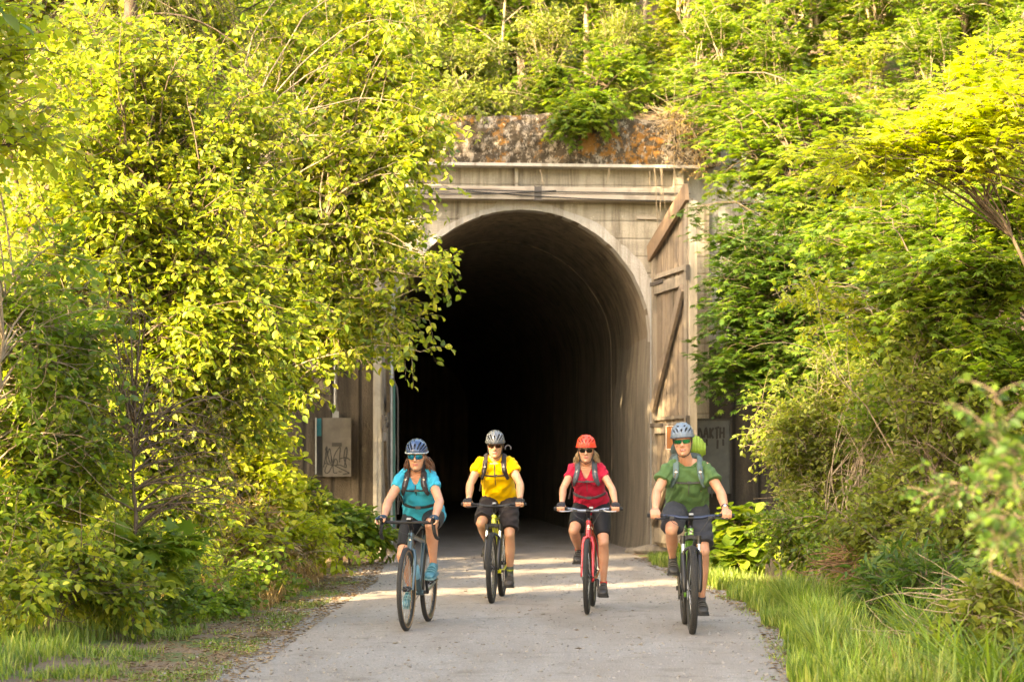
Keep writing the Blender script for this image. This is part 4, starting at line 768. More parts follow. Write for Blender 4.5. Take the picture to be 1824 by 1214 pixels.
def bicycle(name, label, X, Y, rz, S):
    root = empty(name, (X, Y, .024), R(rz), label, 'bicycle'); r = S['r']; tw = S['tw']; wb = 1.03; P = S['paint']; A2 = S.get('paint2', P)
    wheel(root, 0, r, tw, S.get('knob'), S.get('tan')); wheel(root, wb, r, tw, S.get('knob'), S.get('tan'))
    ax = lambda z: .05+(z-r)*.344                              # steering axis
    ht0, ht1 = S.get('ht0', .755), S['bar_z']-.095; bb = V(0, .60, .285); st = V(0, .60+.24*(S['sad_z']-.285)/.70*.95, S['sad_z']-.14)
    hb = V(0, ax(ht0+.02), ht0+.02); hu = V(0, ax(ht1-.015), ht1-.015)
    f = MB(); f.tube([(0, ax(ht0), ht0), (0, ax((ht0+ht1)/2), (ht0+ht1)/2), (0, ax(ht1), ht1)], [.027, .024, .026], 16)
    f.tube([hb+V(0,.01,.02), hb*.5+bb*.5+V(0,0,.01), bb], [.026, .025, .024], 14); f.tube([hu+V(0,.005,-.01), hu*.45+st*.55, st], [.021, .018, .016], 12)
    f.tube([bb, st+V(0,.015,.05)], .0165, 12); f.tube([(-.036, bb[1], bb[2]), (.036, bb[1], bb[2])], .024, 14)
    for s in (-1, 1):
        f.tube([(s*.02, bb[1]+.02, bb[2]), (s*.048, bb[1]+.16, bb[2]+.012), (s*.062, wb-.03, r), (s*.062, wb, r)], [.012, .011, .009, .010], 8)
        f.tube([st+V(s*.012, .01, -.03), (s*.045, st[1]+.12, st[2]-.17), (s*.062, wb-.01, r+.02)], [.009, .008, .007], 8)
    f.build('frame', P, root)
    d = MB(); q = V(0, ax((ht0+ht1)/2), (ht0+ht1)/2)
    for dz, w_ in S.get('decal', ((0, .012),)): d.box(q+V(0, -.0245-(.0 if dz == 0 else 0), dz)+V(0, dz*.344, 0), (w_, .004, .012))
    d.build('head_badge', SIL, root)
    # fork
    fk = MB(); sus = S.get('sus'); xo = .055 if sus else .040; cz = ht0-.02
    if sus:
        fk.rings([[V(x, ax(cz)+dy, cz+dz+hh) for dy, dz in ((-.025, -.012), (.025, -.03), (.025, .012), (-.025, .02))] for x, hh in ((-.075, -.02), (-.055, 0), (0, .012), (.055, 0), (.075, -.02))])
        for s in (-1, 1): fk.tube([(s*.066, ax(cz)-.012, cz+.022), (s*.066, ax(cz)-.015, cz-.045)], .022, 12)
        fo = fk.build('fork', BLK, root)
        for s in (-1, 1): sh = MB(); sh.tube([(s*.066, ax(cz)-.015, cz-.04), (s*.066, ax(cz-.13)-.018, cz-.15)], .0165, 12); sh.build('stanchion', SIL, fo)
        lo = MB()
        for s in (-1, 1): lo.tube([(s*.066, ax(cz-.13)-.018, cz-.13), (s*.067, .015, r+.12), (s*.064, .0, r+.0), (s*.06, -.004, r-.02)], [.024, .022, .019, .012], 12)
        lo.tube([(.066*math.cos(t), ax(cz-.14)-.035, cz-.135+.062*math.sin(t)) for t in np.linspace(0, math.pi, 13)], .013, 8); lo.build('lower_legs', P if S.get('lowers_paint') else BLK, fo)
    else:
        fk.tube([(0, ax(ht0), ht0), (0, ax(ht0-.03), ht0-.03)], .025, 12)
        for s in (-1, 1): fk.tube([(s*.004, ax(ht0-.02), ht0-.02), (s*.034, ax(ht0-.035), ht0-.035), (s*.046, ax(ht0-.085), ht0-.09), (s*.050, ax(r+.15)-.01, r+.15), (s*.054, .006, r+.02), (s*.054, 0, r-.006)], [.018, .020, .019, .015, .011, .010], 10)
        fo = fk.build('fork', A2, root)
    cp = MB(); cp.box((-.055, .055, r+.05), (.022, .045, .07)); cp.build('brake_caliper', BLK, root)
    # cockpit
    bz = S['bar_z']; by = ax(ht1)-.055 if not S['drop'] else ax(ht1)-.06; bw = S['bar_w']/2
    sm_ = MB(); sm_.tube([(0, ax(ht1-.01), ht1-.005), (0, ax(ht1+.05), ht1+.05)], .0175, 12); sm_.tube([(0, ax(ht1+.03), ht1+.035), (0, by+.01, bz)], [.018, .019], 12); sm_.tube([(-.022, by, bz), (.022, by, bz)], .021, 14); sm_.build('stem', BLK, root)
    b = MB()
    if S['drop']:
        hy = by-.08
        b.tube([(-bw+.01, by, bz), (-.03, by, bz), (.03, by, bz), (bw-.01, by, bz)], [.0145, .0155, .0155, .0145], 12)
        for s in (-1, 1): b.tube([(s*(bw-.03), by, bz), (s*(bw-.006), by-.008, bz), (s*bw, by-.035, bz), (s*bw, hy, bz-.004), (s*(bw+.004), hy-.028, bz-.035), (s*(bw+.010), hy-.022, bz-.085), (s*(bw+.014), by-.05, bz-.122), (s*(bw+.018), by+.02, bz-.135)], .0155, 12)
        bo = b.build('handlebar', GRIP, root)
        for s in (-1, 1):
            l = MB(); l.tube([(s*bw, hy+.01, bz+.004), (s*bw, hy-.03, bz+.010), (s*bw, hy-.055, bz+.028), (s*bw, hy-.066, bz+.040)], [.016, .017, .0155, .010], 10)
            l.build('brake_hood', GRIP, root); l = MB(); l.tube([(s*(bw-.002), hy-.062, bz+.018), (s*(bw), hy-.075, bz-.03), (s*(bw+.008), hy-.062, bz-.085), (s*(bw+.01), hy-.052, bz-.10)], [.008, .009, .008, .005], 8, flat=.6); l.build('brake_lever', BLK, root)
    else:
        rise = S.get('rise', .02); sw = .02
        pts = [(-bw, by+sw, bz+rise), (-bw*.45, by+.002, bz+rise*.85), (-.09, by, bz+.002), (0, by, bz), (.09, by, bz+.002), (bw*.45, by+.002, bz+rise*.85), (bw, by+sw, bz+rise)]
        b.tube(pts, [.011, .0125, .0155, .0158, .0155, .0125, .011], 12); bo = b.build('handlebar', BLK if not S.get('barm') else S['barm'], root)
        for s in (-1, 1):
            g = MB(); gx = lambda u: (s*(bw-u), by+sw*(1-u/bw*1.6), bz+rise*(1-.04*u)); g.tube([gx(-.004), gx(0), gx(.004), gx(.03), gx(.125), gx(.128)], [.012, .0185, .0165, .0165, .0165, .0175], 12); g.build('grip', GRIP, root)
            l = MB(); c = V(*gx(.16)); l.tube([c+V(0, -.012, -.008), c+V(-s*.01, -.03, -.012), c+V(-s*.012, -.045, -.018)], [.012, .011, .010], 8); l.tube([c+V(-s*.012, -.045, -.018), c+V(s*.02, -.062, -.024), c+V(s*.075, -.06, -.026), c+V(s*.105, -.058, -.024)], [.006, .006, .0055, .006], 8)
            l.tube([c+V(0, 0, -.004), c+V(0, 0, .004)], .018, 10); l.build('brake_lever', STEEL if S.get('silver_lever') else BLK, root)
            l = MB(); c = V(*gx(.20)); l.box(c+V(0, -.015, -.018), (.035, .04, .022)); l.build('shifter', BLKP, root)
    for s in (-1, 1):
        c = MB(); x = s*(bw-.17) if not S['drop'] else s*.17
        c.tube([(x, by-.04, bz), (x*.8, by-.075, bz-.02+.02*s), (x*.35, by-.085, bz-.10-.02*s), (-s*.01, ax(ht1-.05)-.065, ht1-.02), (-s*.035, ax(ht0)-.04, ht0+.02), (-.05, .05, r+.12 if s < 0 else ht0-.04)], .0028, 6); c.build('cable', BLKP, root)
    e = MB(); ex = S.get('comp_x', 0); e.box((ex, by-.02, bz+.030), (.045, .06, .014)); e.box((ex, by-.005, bz+.018), (.02, .02, .02)); e.build('bike_computer', BLKP, root); 
    e = MB(); e.box((ex, by-.051, bz+.030), (.036, .003, .009)); e.box((ex, by-.02, bz+.0385), (.034, .044, .003)); e.build('display', GW, root)
    # saddle, post
    sy = st[1]+.045; sp = MB(); sp.tube([st, (0, sy, S['sad_z']-.04)], .0135, 12); sp.build('seatpost', BLK, root)
    sd = MB(); rg = []
    for y, w, h in ((-.14, .012, .012), (-.12, .02, .018), (-.04, .024, .022), (.03, .045, .026), (.09, .070, .03), (.125, .068, .028), (.135, .05, .018)):
        rg.append([(w*math.cos(t), sy+y, S['sad_z']-.02+h*.9*math.sin(t)*(1 if math.sin(t) > 0 else .6)) for t in [2*math.pi*i/14 for i in range(14)]])
    sd.rings(rg); sd.build('saddle', BLKP, root)
    # drivetrain
    ca = R(S['crank']); cl = .172; dy, dz = -cl*math.cos(ca), cl*math.sin(ca)     # crank of the rider's left (image right)
    k = MB(); k.tube([(-.075, bb[1], bb[2]), (.075, bb[1], bb[2])], .013, 10)
    for s in (1, -1): k.tube([(s*.068, bb[1], bb[2]), (s*.074, bb[1]+s*dy*.5, bb[2]+s*dz*.5), (s*.080, bb[1]+s*dy, bb[2]+s*dz)], [.016, .012, .012], 8)
    ck = k.build('crankset', BLK, root)
    c = MB(); nn = 36; rg = [[(x-.048, bb[1]+q*math.cos(2*math.pi*i/nn), bb[2]+q*math.sin(2*math.pi*i/nn)) for x, q in ((-.002, .055), (-.002, .085+.003*(i % 2)), (.002, .085+.003*(i % 2)), (.002, .055))] for i in range(nn)]; c.rings(rg, 0, False, True)
    for i in range(4): a = math.pi/2*i+.5; c.bar((-.048, bb[1], bb[2]), (-.048, bb[1]+.06*math.cos(a), bb[2]+.06*math.sin(a)), .014, .004)
    c.build('chainring', BLK, ck)
    S['ped'] = {}
    for s in (1, -1):
        p = MB(); c = V(s*.135, bb[1]+s*dy, bb[2]+s*dz); p.box(c+V(0, -.038, 0), (.085, .012, .017)); p.box(c+V(0, .038, 0), (.085, .012, .017)); p.box(c+V(.037, 0, 0), (.012, .088, .017)); p.box(c+V(-.037, 0, 0), (.012, .088, .017)); p.tube([c-V(s*.055, 0, 0), c+V(s*.03, 0, 0)], .011, 8)
        for u in (-1, 1):
            for w in (-1, 0, 1): p.box(c+V(w*.03, u*.038, .010), (.004, .004, .006))
        p.build('pedal', BLK, root); S['ped'][s] = c
    ch = MB(); R1, R2 = .083, .045; ch.tube([(-.048, bb[1]+R1*math.sin(t), bb[2]+R1*math.cos(t)) for t in np.linspace(0, -math.pi, 12)]+[(-.048, wb-.02, r-.06), (-.05, wb-.01, r-.14), (-.05, wb+.03, r-.12), (-.05, wb+.045, r-.03)]+[(-.048, wb+R2*math.sin(t), r+R2*math.cos(t)) for t in np.linspace(math.pi/2, 0, 6)], .0045, 6, closed=True); ch.build('chain', IRON, root)
    cs = MB()
    for i, q in enumerate((.055, .047, .039, .032, .025)): cs.tube([(-.03-.005*i, wb, r), (-.033-.005*i, wb, r)], q, 20)
    cs.build('cassette', STEEL, root); dr_ = MB(); dr_.bar((-.052, wb, r-.02), (-.052, wb-.01, r-.15), .02, .012); dr_.box((-.062, wb, r-.05), (.03, .04, .04)); dr_.build('derailleur', BLK, root)
    S['by'] = by; S['bw'] = bw; return root
BW = lambda: {}
S_BLUE = dict(r=.350, tw=.040, paint=paint('slate blue paint', (.035,.075,.10), .3), bar_z=.905, bar_w=.44, drop=True, sad_z=.86, crank=45, ht0=.70, tan=True, comp_x=0)
S_YEL = dict(r=.352, tw=.052, paint=paint('lime yellow paint', (.50,.52,.015)), bar_z=.965, bar_w=.66, drop=False, sad_z=.945, crank=-66, rise=.022, sus=True, lowers_paint=False, ht0=.785, knob=True, decal=((-.02,.02),), comp_x=.01)
S_RED = dict(r=.352, tw=.046, paint=paint('metallic red paint', (.42,.01,.018), .3), bar_z=.955, bar_w=.64, drop=False, sad_z=.905, crank=-64, rise=.022, ht0=.735, silver_lever=True, decal=((-.012,.016),(.006,.022),(.02,.014)), comp_x=.03, barm=M('grey bar', (.16,.18,.22), .3, .6))
S_GRN = dict(r=.362, tw=.058, paint=paint('leaf green paint', (.10,.26,.02)), bar_z=.950, bar_w=.72, drop=False, sad_z=.955, crank=-82, rise=.020, sus=True, ht0=.80, knob=True, decal=((-.025,.026),(-.005,.02),(.012,.028)), comp_x=0, barm=M('blue black bar', (.03,.04,.07), .3, .6))
BIKES = [('road_bicycle', 'dark slate blue drop bar bicycle ridden by the woman in turquoise', -.885, 16.95, -8, S_BLUE),
         ('mountain_bicycle', 'lime yellow flat bar bicycle ridden by the man in the yellow shirt', -.203, 20.3, -5.5, S_YEL),
         ('hybrid_bicycle', 'bright red bicycle with rigid red fork ridden by the woman in red', .70, 18.8, -5.2, S_RED),
         ('mountain_bicycle', 'black and green mountain bicycle with suspension fork at the far right', 1.487, 16.68, -1.6, S_GRN)]
BR = [bicycle(*b) for b in BIKES]
bt = MB(); bt.tube([(0, 0, 0), (0, 0, .01), (0, 0, .12), (0, 0, .145), (0, 0, .155), (0, 0, .18), (0, 0, .185)], [.030, .036, .036, .026, .017, .015, .008], 16)
BR[0].matrix_basis = Matrix.Translation(BR[0].location) @ Matrix.Rotation(BR[0].rotation_euler[2], 4, 'Z')
bo = bt.build('water_bottle', M('pale blue bottle', (.16,.36,.46), .3), None); _m = BR[0].matrix_basis; bo.location = _m @ Vector((0.0, .455, .42)); bo.rotation_euler = (R(38), 0, R(-8)); tag(bo, 'pale blue water bottle in the frame of the slate blue bicycle', 'bottle')
# ------------------------------------------------------------ riders
def skin(name, c, lip):
    q = N(name); co = q.coord(); f = q.noise(co, 14, 4); q.col(q.mix(q.ramp(f, [(.35, 0.0), (.65, .6)]), c, (c[0]*.92, c[1]*.72, c[2]*.66))); q.set(Roughness=.48)
    q.b.inputs['Subsurface Weight'].default_value = .12; q.b.inputs['Subsurface Radius'].default_value = (.012, .004, .002); q.bump(q.noise(co, 300, 3), .12, .001); return q.mat
SK1 = skin('skin fair', (.50,.26,.16), 0); SK2 = skin('skin tanned', (.47,.25,.145), 0); LIP = M('lips', (.42,.14,.11), .4); TEETH = M('teeth', (.75,.7,.62), .3)
def cloth(name, c, sc=500, var=.1, rough=.8):
    q = N(name); co = q.coord(); f = q.noise(co, 6, 5); wv = q.noise(co, sc, 2)
    q.col(q.mix(q.ramp(f, [(.3, 0.0), (.7, 1.0)]), [x*(1-var) for x in c], [min(1, x*(1+var)) for x in c])); q.set(Roughness=rough); q.b.inputs['Sheen Weight'].default_value = .04; q.b.inputs['Specular IOR Level'].default_value = .25
    h = q.math('ADD', q.math('MULTIPLY', wv, .25), q.noise(q.coord((1, 1, 2.2)), 9, 4, .55, .6)); q.bump(h, .45, .012); return q.mat
def remesh(mb, vox, sm=3, fac=.5):
    me = bpy.data.meshes.new('t'); me.from_pydata(mb.v, [], mb.f); bm = bmesh.new(); bm.from_mesh(me); bmesh.ops.recalc_face_normals(bm, faces=bm.faces); bm.to_mesh(me); bm.free()
    o = bpy.data.objects.new('t', me); COL.objects.link(o); r_ = o.modifiers.new('r', 'REMESH'); r_.mode = 'VOXEL'; r_.voxel_size = vox; s = o.modifiers.new('s', 'SMOOTH'); s.factor = fac; s.iterations = sm
    dg = bpy.context.evaluated_depsgraph_get(); out = bpy.data.meshes.new_from_object(o.evaluated_get(dg)); bpy.data.objects.remove(o); bpy.data.meshes.remove(me); return out
def put(me, name, mats, parent=None):
    me.name = name; me.materials.clear()
    for m in (mats if isinstance(mats, (list, tuple)) else [mats]): me.materials.append(m)
    me.polygons.foreach_set('use_smooth', [True]*len(me.polygons)); o = bpy.data.objects.new(name, me); COL.objects.link(o)
    if parent: o.parent = parent
    return o
def co_of(me): a = np.empty(len(me.vertices)*3, np.float32); me.vertices.foreach_get('co', a); return a.reshape(-1, 3)
def displace(me, fn):
    me.update(); a = co_of(me); nn = np.empty(len(me.vertices)*3, np.float32); me.vertices.foreach_get('normal', nn); nn = nn.reshape(-1, 3); a += nn*fn(a)[:, None]; me.vertices.foreach_set('co', a.ravel()); me.update()
def ease(bm, it=6):
    for _ in range(it):
        mv = {}
        for v in bm.verts:
            nb = [e.other_vert(v).co for e in v.link_edges if e.is_boundary]
            if len(nb) == 2: mv[v] = v.co*.4+(nb[0]+nb[1])*.3
        for v, c in mv.items(): v.co = c
def cull(me, fn):                                   # drop faces whose centre satisfies fn
    bm = bmesh.new(); bm.from_mesh(me); c = [f for f in bm.faces if fn(f.calc_center_median())]; bmesh.ops.delete(bm, geom=c, context='FACES'); ease(bm); bm.to_mesh(me); bm.free()
def loft(mb, rg, n=20):                             # rings: centre, tilt direction (unit, up the limb), half width x, half depth, [exponent]
    out = []
    for c, d, a, b in rg:
        d = nrm(d); x = V(1, 0, 0); y = nrm(np.cross(d, x)); x = nrm(np.cross(y, d))
        out.append([V(*c)+x*a*math.copysign(abs(math.cos(t))**.85, math.cos(t))+y*b*math.copysign(abs(math.sin(t))**.9, math.sin(t)) for t in [2*math.pi*i/n for i in range(n)]])
    mb.rings(out)
def ik(a, b, l1, l2, pole):
    a, b = V(*a), V(*b); d = b-a; L = min(np.linalg.norm(d), (l1+l2)*.999); d = nrm(d); x = (L*L+l1*l1-l2*l2)/(2*L); h = math.sqrt(max(0, l1*l1-x*x)); p = V(*pole); p = nrm(p-d*np.dot(p, d)); return a+d*x+p*h
def rider(i, spec):
    br = BR[i]; S = BIKES[i][5]; X0, Y0, rz = BIKES[i][2:5]; th = R(rz); W = spec['woman']; k = spec['k']
    def loc(px, py, d):                             # photograph pixel at local depth d -> rider-local point
        Y = Y0+d*math.cos(th); X = (px-912)/F*Y; z = CAMH+(HOR-py)/F*Y; return V((X-X0)*math.cos(th)+d*0+(Y-Y0)*math.sin(th), d, z)
    sk = spec['skin']; hipz = S['sad_z']+.085; hipy = .795
    hips = {s: V(s*.09, hipy-.01, hipz-.01) for s in (1, -1)}
    sh = {s: loc(spec['sh'][s][0], spec['sh'][s][1], .575) for s in (1, -1)}; nk = (sh[1]+sh[-1])/2+V(0, .0, .045)
    hc = loc(*spec['head'], .47); wr = {}
    grip = {}
    for s in (1, -1):
        if S['drop']: grip[s] = V(s*S['bw'], S['by']-.105, S['bar_z']+.012); wr[s] = grip[s]+V(-s*.0, .085, .030)
        else: grip[s] = V(s*(S['bw']-.062), S['by']+.015, S['bar_z']+S['rise']); wr[s] = grip[s]+V(-s*.006, .062, .052)
    L1 = L2 = 0
    ll = {s: np.linalg.norm(sh[s]-wr[s])*spec.get('bend', 1.035) for s in (1, -1)}; el = {s: ik(sh[s], wr[s], ll[s]*.52, ll[s]*.48, (s*.62, .2, -.6)) for s in (1, -1)}
    an = {}; kn = {}
    for s in (1, -1):
        p = S['ped'][s]; tilt = R(spec['toe'][s]); an[s] = p+V(-s*.012, .115*math.cos(tilt), .105+.115*math.sin(tilt)); kn[s] = ik(hips[s], an[s], .435*k*spec.get('leg', 1), .425*k*spec.get('leg', 1), (s*spec.get('kx', .12), -1, .1))
    cz = .5*(sh[1]+sh[-1]); pel = V(0, hipy+.015, hipz+.02)
    ch_ = cz*.74+pel*.26+V(0, -.012, 0); wa = cz*.38+pel*.62+V(0, -.012, 0); up = nrm(cz-pel)
    def torso(mb, o, hem=None):
        g = spec['girth']; f = V(0, -1, 0)
        rg = [(pel-up*.09, up, (.135+o)*g, (.10+o)*g), (pel-up*.03, up, (.165+o)*g, (.118+o)*g), (pel+up*.05, up, (.160+o)*g, (.120+o)*g), (wa, up, (spec['waist']+o), (spec['wd']+o)),
              (wa*.5+ch_*.5, up, (.148+o)*g, (.115+o)*g), (ch_, up, (.160+o)*g, (.118+o)*g), (ch_*.5+cz*.5, up, (.158+o)*g, (.108+o)), (cz-up*.015, up, (.135+o)*g, (.083+o*.8)), (cz+up*.035, up*.9+V(0, -.1, .2), .085+o*.6, .062+o*.5)]
        if hem is not None: rg = rg[hem:]
        loft(mb, rg, 24)
        if W:
            bc = ch_*.85+cz*.15
            for s in (1, -1): mb.ball(bc+V(s*.070, -.078, -.02), (.070+o*.6, .062+o*.6, .066+o*.6), 14)
        else:
            for s in (1, -1): mb.ball(ch_*.6+cz*.4+V(s*.075, -.052, 0), (.085+o*.5, .055+o*.6, .07+o*.5), 14)
        mb.tube([sh[-1]+V(-.0, .01, 0), sh[-1]*.6+cz*.4+V(0, .01, .022), cz+V(0, .012, .04), sh[1]*.6+cz*.4+V(0, .01, .022), sh[1]+V(0, .01, 0)], [(.050+o*.7)*spec['arm'], (.054+o*.7), .058+o*.6, (.054+o*.7), (.050+o*.7)*spec['arm']], 14)
    am = spec['arm']; lg = spec['legr']
    b = MB(); torso(b, 0.0)
    hb = hc+V(0, .02, -.085); b.tube([nk+V(0, .02, -.03), nk*.5+hb*.5+V(0, .008, 0), hb+V(0, .02, .03)], [.062 if not W else .052, .056 if not W else .045, .052 if not W else .046], 16)
    # head, turned and tipped a little
    HR = Matrix.Rotation(R(spec['yaw']), 3, 'Z') @ Matrix.Rotation(R(spec['pitch']), 3, 'X') @ Matrix.Rotation(R(spec.get('roll', 0)), 3, 'Y'); HM = np.array(HR); hs = spec['hs']
    H = lambda x, y, z: hc+HM@(V(x, y, z)*hs)
    b.ball(H(0, .015, .035), (.074*hs, .094*hs, .086*hs), 20, rot=HR)
    fw = .94 if W else 1.0
    prof = [(-.122, .022*fw, .020, -.050), (-.112, .038*fw, .036, -.042), (-.092, .052*fw, .052, -.032), (-.068, .061*fw, .066, -.022), (-.040, .067*fw, .077, -.012), (-.010, .070*fw, .084, -.006), (.025, .071, .088, .0), (.05, .070, .086, .004)]
    b.rings([[H(a*math.copysign(abs(math.cos(t))**.9, math.cos(t)), yc+bb_*math.sin(t), z) for t in [2*math.pi*j/20 for j in range(20)]] for z, a, bb_, yc in prof])
    b.tube([H(0, -.082, .012), H(0, -.094, -.008), H(0, -.106, -.030), H(0, -.098, -.040)], [.009*hs, .010*hs, .0135*hs, .009*hs], 10)
    for s in (1, -1):
        b.ball(H(s*.013, -.094, -.036), (.009*hs,)*3, 8); b.ball(H(s*.036, -.070, -.020), (.022*hs, .016*hs, .018*hs), 10); b.ball(H(s*.030, -.078, .022), (.024*hs, .010*hs, .009*hs), 10)
        b.ball(H(s*.074, .008, -.008), (.010*hs, .020*hs, .030*hs), 10, rot=HR)
    b.ball(H(0, -.0855, -.061), (.024*hs, .010*hs, .0055*hs), 10, rot=HR); b.ball(H(0, -.083, -.072), (.021*hs, .011*hs, .007*hs), 10, rot=HR); b.ball(H(0, -.078, -.100), (.022*hs, .016*hs, .016*hs), 10, rot=HR)
    # arms and hands
    gl = {s: MB() for s in (1, -1)}
    for s in (1, -1):
        b.cap(sh[s], el[s], .050*am, .038*am); mid = el[s]*.72+wr[s]*.28; b.tube([el[s]+nrm(sh[s]-el[s])*.02, el[s], mid, el[s]*.35+wr[s]*.65, wr[s]], [.034*am, .038*am, .042*am, .034*am, .0265*am], 14)
        b.ball(el[s], .037*am, 12); G = grip[s]; sc = (.94 if W else 1.04)
        if S['drop']:                                # on the hoods: bar runs forward, fingers wrap outward and down round the lever
            kc = G+V(s*.002, -.022, .030); b.tube([wr[s], G+V(0, .045, .032), kc], [.027, .034, .030], 14, flat=.62, up=(0, 0, 1)); gl[s].tube([wr[s]+V(0, -.006, 0), G+V(0, .045, .032), kc], [.031, .037, .033], 14, flat=.66, up=(0, 0, 1))
            for f in range(4):
                q = kc+V(s*.030, .038-.021*f, -.004); p1 = q+V(s*.010, -.012, -.018); p2 = q+V(-s*.002, -.020, -.042); p3 = q+V(-s*.020, -.020, -.048); r_ = (.0085, .0095, .0095, .009)[f]
                b.tube([q+V(-s*.02, 0, .008), q, p1, p2, p3], [r_*1.1, r_*1.1, r_, r_*.9, r_*.8], 10); gl[s].tube([q+V(-s*.02, 0, .008), q, q*.2+p1*.8], [r_*1.35, r_*1.35, r_*1.3], 10)
            q = kc+V(-s*.022, .03, 0); b.tube([q, q+V(-s*.008, -.025, -.018), q+V(-s*.002, -.045, -.034)], [.013, .011, .009], 10)
        else:
            kc = G+V(0, -.018, .030); b.tube([wr[s], G+V(0, .030, .040), kc], [.028, .0, .0] if False else [.026*sc, .041*sc, .043*sc], 16, flat=.40, up=(0, .4, 1)); 
            gl[s].tube([wr[s]+V(0, -.005, 0), G+V(0, .030, .040), kc], [.031*sc, .044*sc, .046*sc], 16, flat=.46, up=(0, .4, 1))
            for f in range(4):
                x = s*(.0315-.0205*(3-f) + .0)*sc if False else s*(-.031+.0205*f)*sc; q = G+V(x, -.024-.003*(f in (1, 2)), .026-.004*(f == 3)); ln_ = (1.0, 1.08, 1.0, .86)[f]
                p1 = G+V(x*1.02, -.046*ln_, .006); p2 = G+V(x*1.02, -.040*ln_, -.020*ln_); p3 = G+V(x, -.014, -.030*ln_); r_ = (.0098, .0100, .0096, .0086)[f]*sc
                b.tube([G+V(x*.9, .0, .034), q, p1, p2, p3], [r_*1.1, r_*1.12, r_, r_*.92, r_*.82], 10); gl[s].tube([G+V(x*.9, .0, .034), q, q*.35+p1*.65], [r_*1.35, r_*1.38, r_*1.28], 10)
            q = G+V(-s*.036*sc, .020, .022); b.tube([q+V(s*.01, .012, .012), q, q+V(-s*.010, -.020, -.022), q+V(-s*.002, -.034, -.036)], [.014, .0135, .0115, .009], 10)
        # legs
        kz = kn[s]; b.cap(hips[s], kz, .082*lg, .052*lg, 16); b.ball(kz+V(0, -.008, .002), .049*lg, 12)
        a = an[s]; cf = nrm(V(0, 1, .3)); b.tube([kz, kz*.78+a*.22+cf*.012, kz*.62+a*.38+cf*.014, kz*.35+a*.65+cf*.006, kz*.12+a*.88, a], [.049*lg, .051*lg, .052*lg, .040*lg, .030*lg, .030*lg], 16)
        b.tube([a+V(0, .02, -.03), a+V(0, -.03, -.05), S['ped'][s]+V(-s*.012, -.03, .045)], [.034, .034, .028], 12)
    me = remesh(b, .0055, 3, .5); person = put(me, 'person', [sk, LIP], None)
    # lips as a patch of the same skin surface
    cc = np.array([HM.T@(np.array(p.center)-hc)/hs for p in me.polygons]); mi = ((np.abs(cc[:, 2]+.066) < .0085) & (np.abs(cc[:, 0]) < (.024 if W else .025)) & (cc[:, 1] < -.07)).astype(int); me.polygons.foreach_set('material_index', mi.astype(np.int32)); me.update()
    person.matrix_basis = BR[i].matrix_basis if i == 0 else Matrix.Translation(BR[i].location) @ Matrix.Rotation(th, 4, 'Z')
    tag(person, spec['label'], 'person')
    # shirt
    t = MB(); torso(t, .013, 1); t2 = pel-up*.0
    ex = spec['hem']; loft(t, [(pel-up*ex, up, (.168+.018)*spec['girth'], (.125+.014)*spec['girth']), (pel+up*.05, up, (.162+.016)*spec['girth'], (.120+.014)*spec['girth']), (wa, up, spec['waist']+.016, spec['wd']+.016)], 24)
    for s in (1, -1):
        e = sh[s]*(1-spec['slv'])+el[s]*spec['slv']; t.tube([sh[s]+V(-s*.03, 0, .01), sh[s], sh[s]*.5+e*.5, e], [.050*am+.014, .046*am+.014, .046*am+spec['loose']*.6+.006, .045*am+spec['loose']], 16)
    sm_ = remesh(t, .0075, 4, .5); rr = spec['seed']
    def wr_(a):
        zz = a[:, 2]-pel[2]; xx = a[:, 0]; o = np.zeros(len(a)); amp = .0095*spec['wrk']
        o += amp*np.sin(34*(zz+.9*xx*xx*3)+6*np.sin(xx*9+rr)+rr)*np.clip(1-np.abs(zz-.10)/.16, 0, 1); o += amp*.8*np.sin(46*(xx*.8+zz*.9)+rr*2)*np.clip((zz-.12)/.15, 0, 1)*np.clip((np.abs(xx)-.04)/.08, 0, 1); o += .0035*np.sin(70*(zz-xx*.6)+4*np.sin(20*xx)); return o
    displace(sm_, wr_)
    vtop = cz[2]+.05; vb = spec['vneck']; nc = nk+V(0, -.02, 0)
    def kill(c):
        x, y, z = c[0]-cz[0], c[1], c[2]
        if z > cz[2]+.095: return True
        if (x*x)/(spec.get('nh', .056)**2)+((y-(cz[1]+.0))**2)/(.07**2) < 1 and z > cz[2]+.02: return True
        if y < cz[1] and z > cz[2]-vb and abs(x) < (spec.get('vw', .012)+spec.get('vs', .062)*(z-(cz[2]-vb))/(vb+.05)): return True
        ps = pel-up*ex; return (c[0]-ps[0])*up[0]+(c[1]-ps[1])*up[1]+(c[2]-ps[2])*up[2] < .004 and False
    cull(sm_, kill); shirt = put(sm_, 'shirt', spec['shirt'], person)
    md = shirt.modifiers.new('s', 'SOLIDIFY'); md.thickness = .004; md.offset = -1
    sm_.update(); bv = BVHTree.FromPolygons([v.co[:] for v in sm_.vertices], [tuple(p.vertices) for p in sm_.polygons])
    def front(x, z, o=.006):
        h = bv.ray_cast(Vector((x, -1, z)), Vector((0, 1, 0)))[0]
        if h is None: 
            h = bv.find_nearest(Vector((x, cz[1]-.1, z)))[0]
        return V(h.x, h.y-o, h.z)
    def topp(x, y, o=.006):
        h = bv.ray_cast(Vector((x, y, 3)), Vector((0, 0, -1)))[0]
        if h is None: h = bv.find_nearest(Vector((x, y, cz[2]+.06)))[0]
        return V(x, y, (h.z if h.z > cz[2]-.01 else cz[2]+.072-.25*max(0, y-cz[1]))+o)
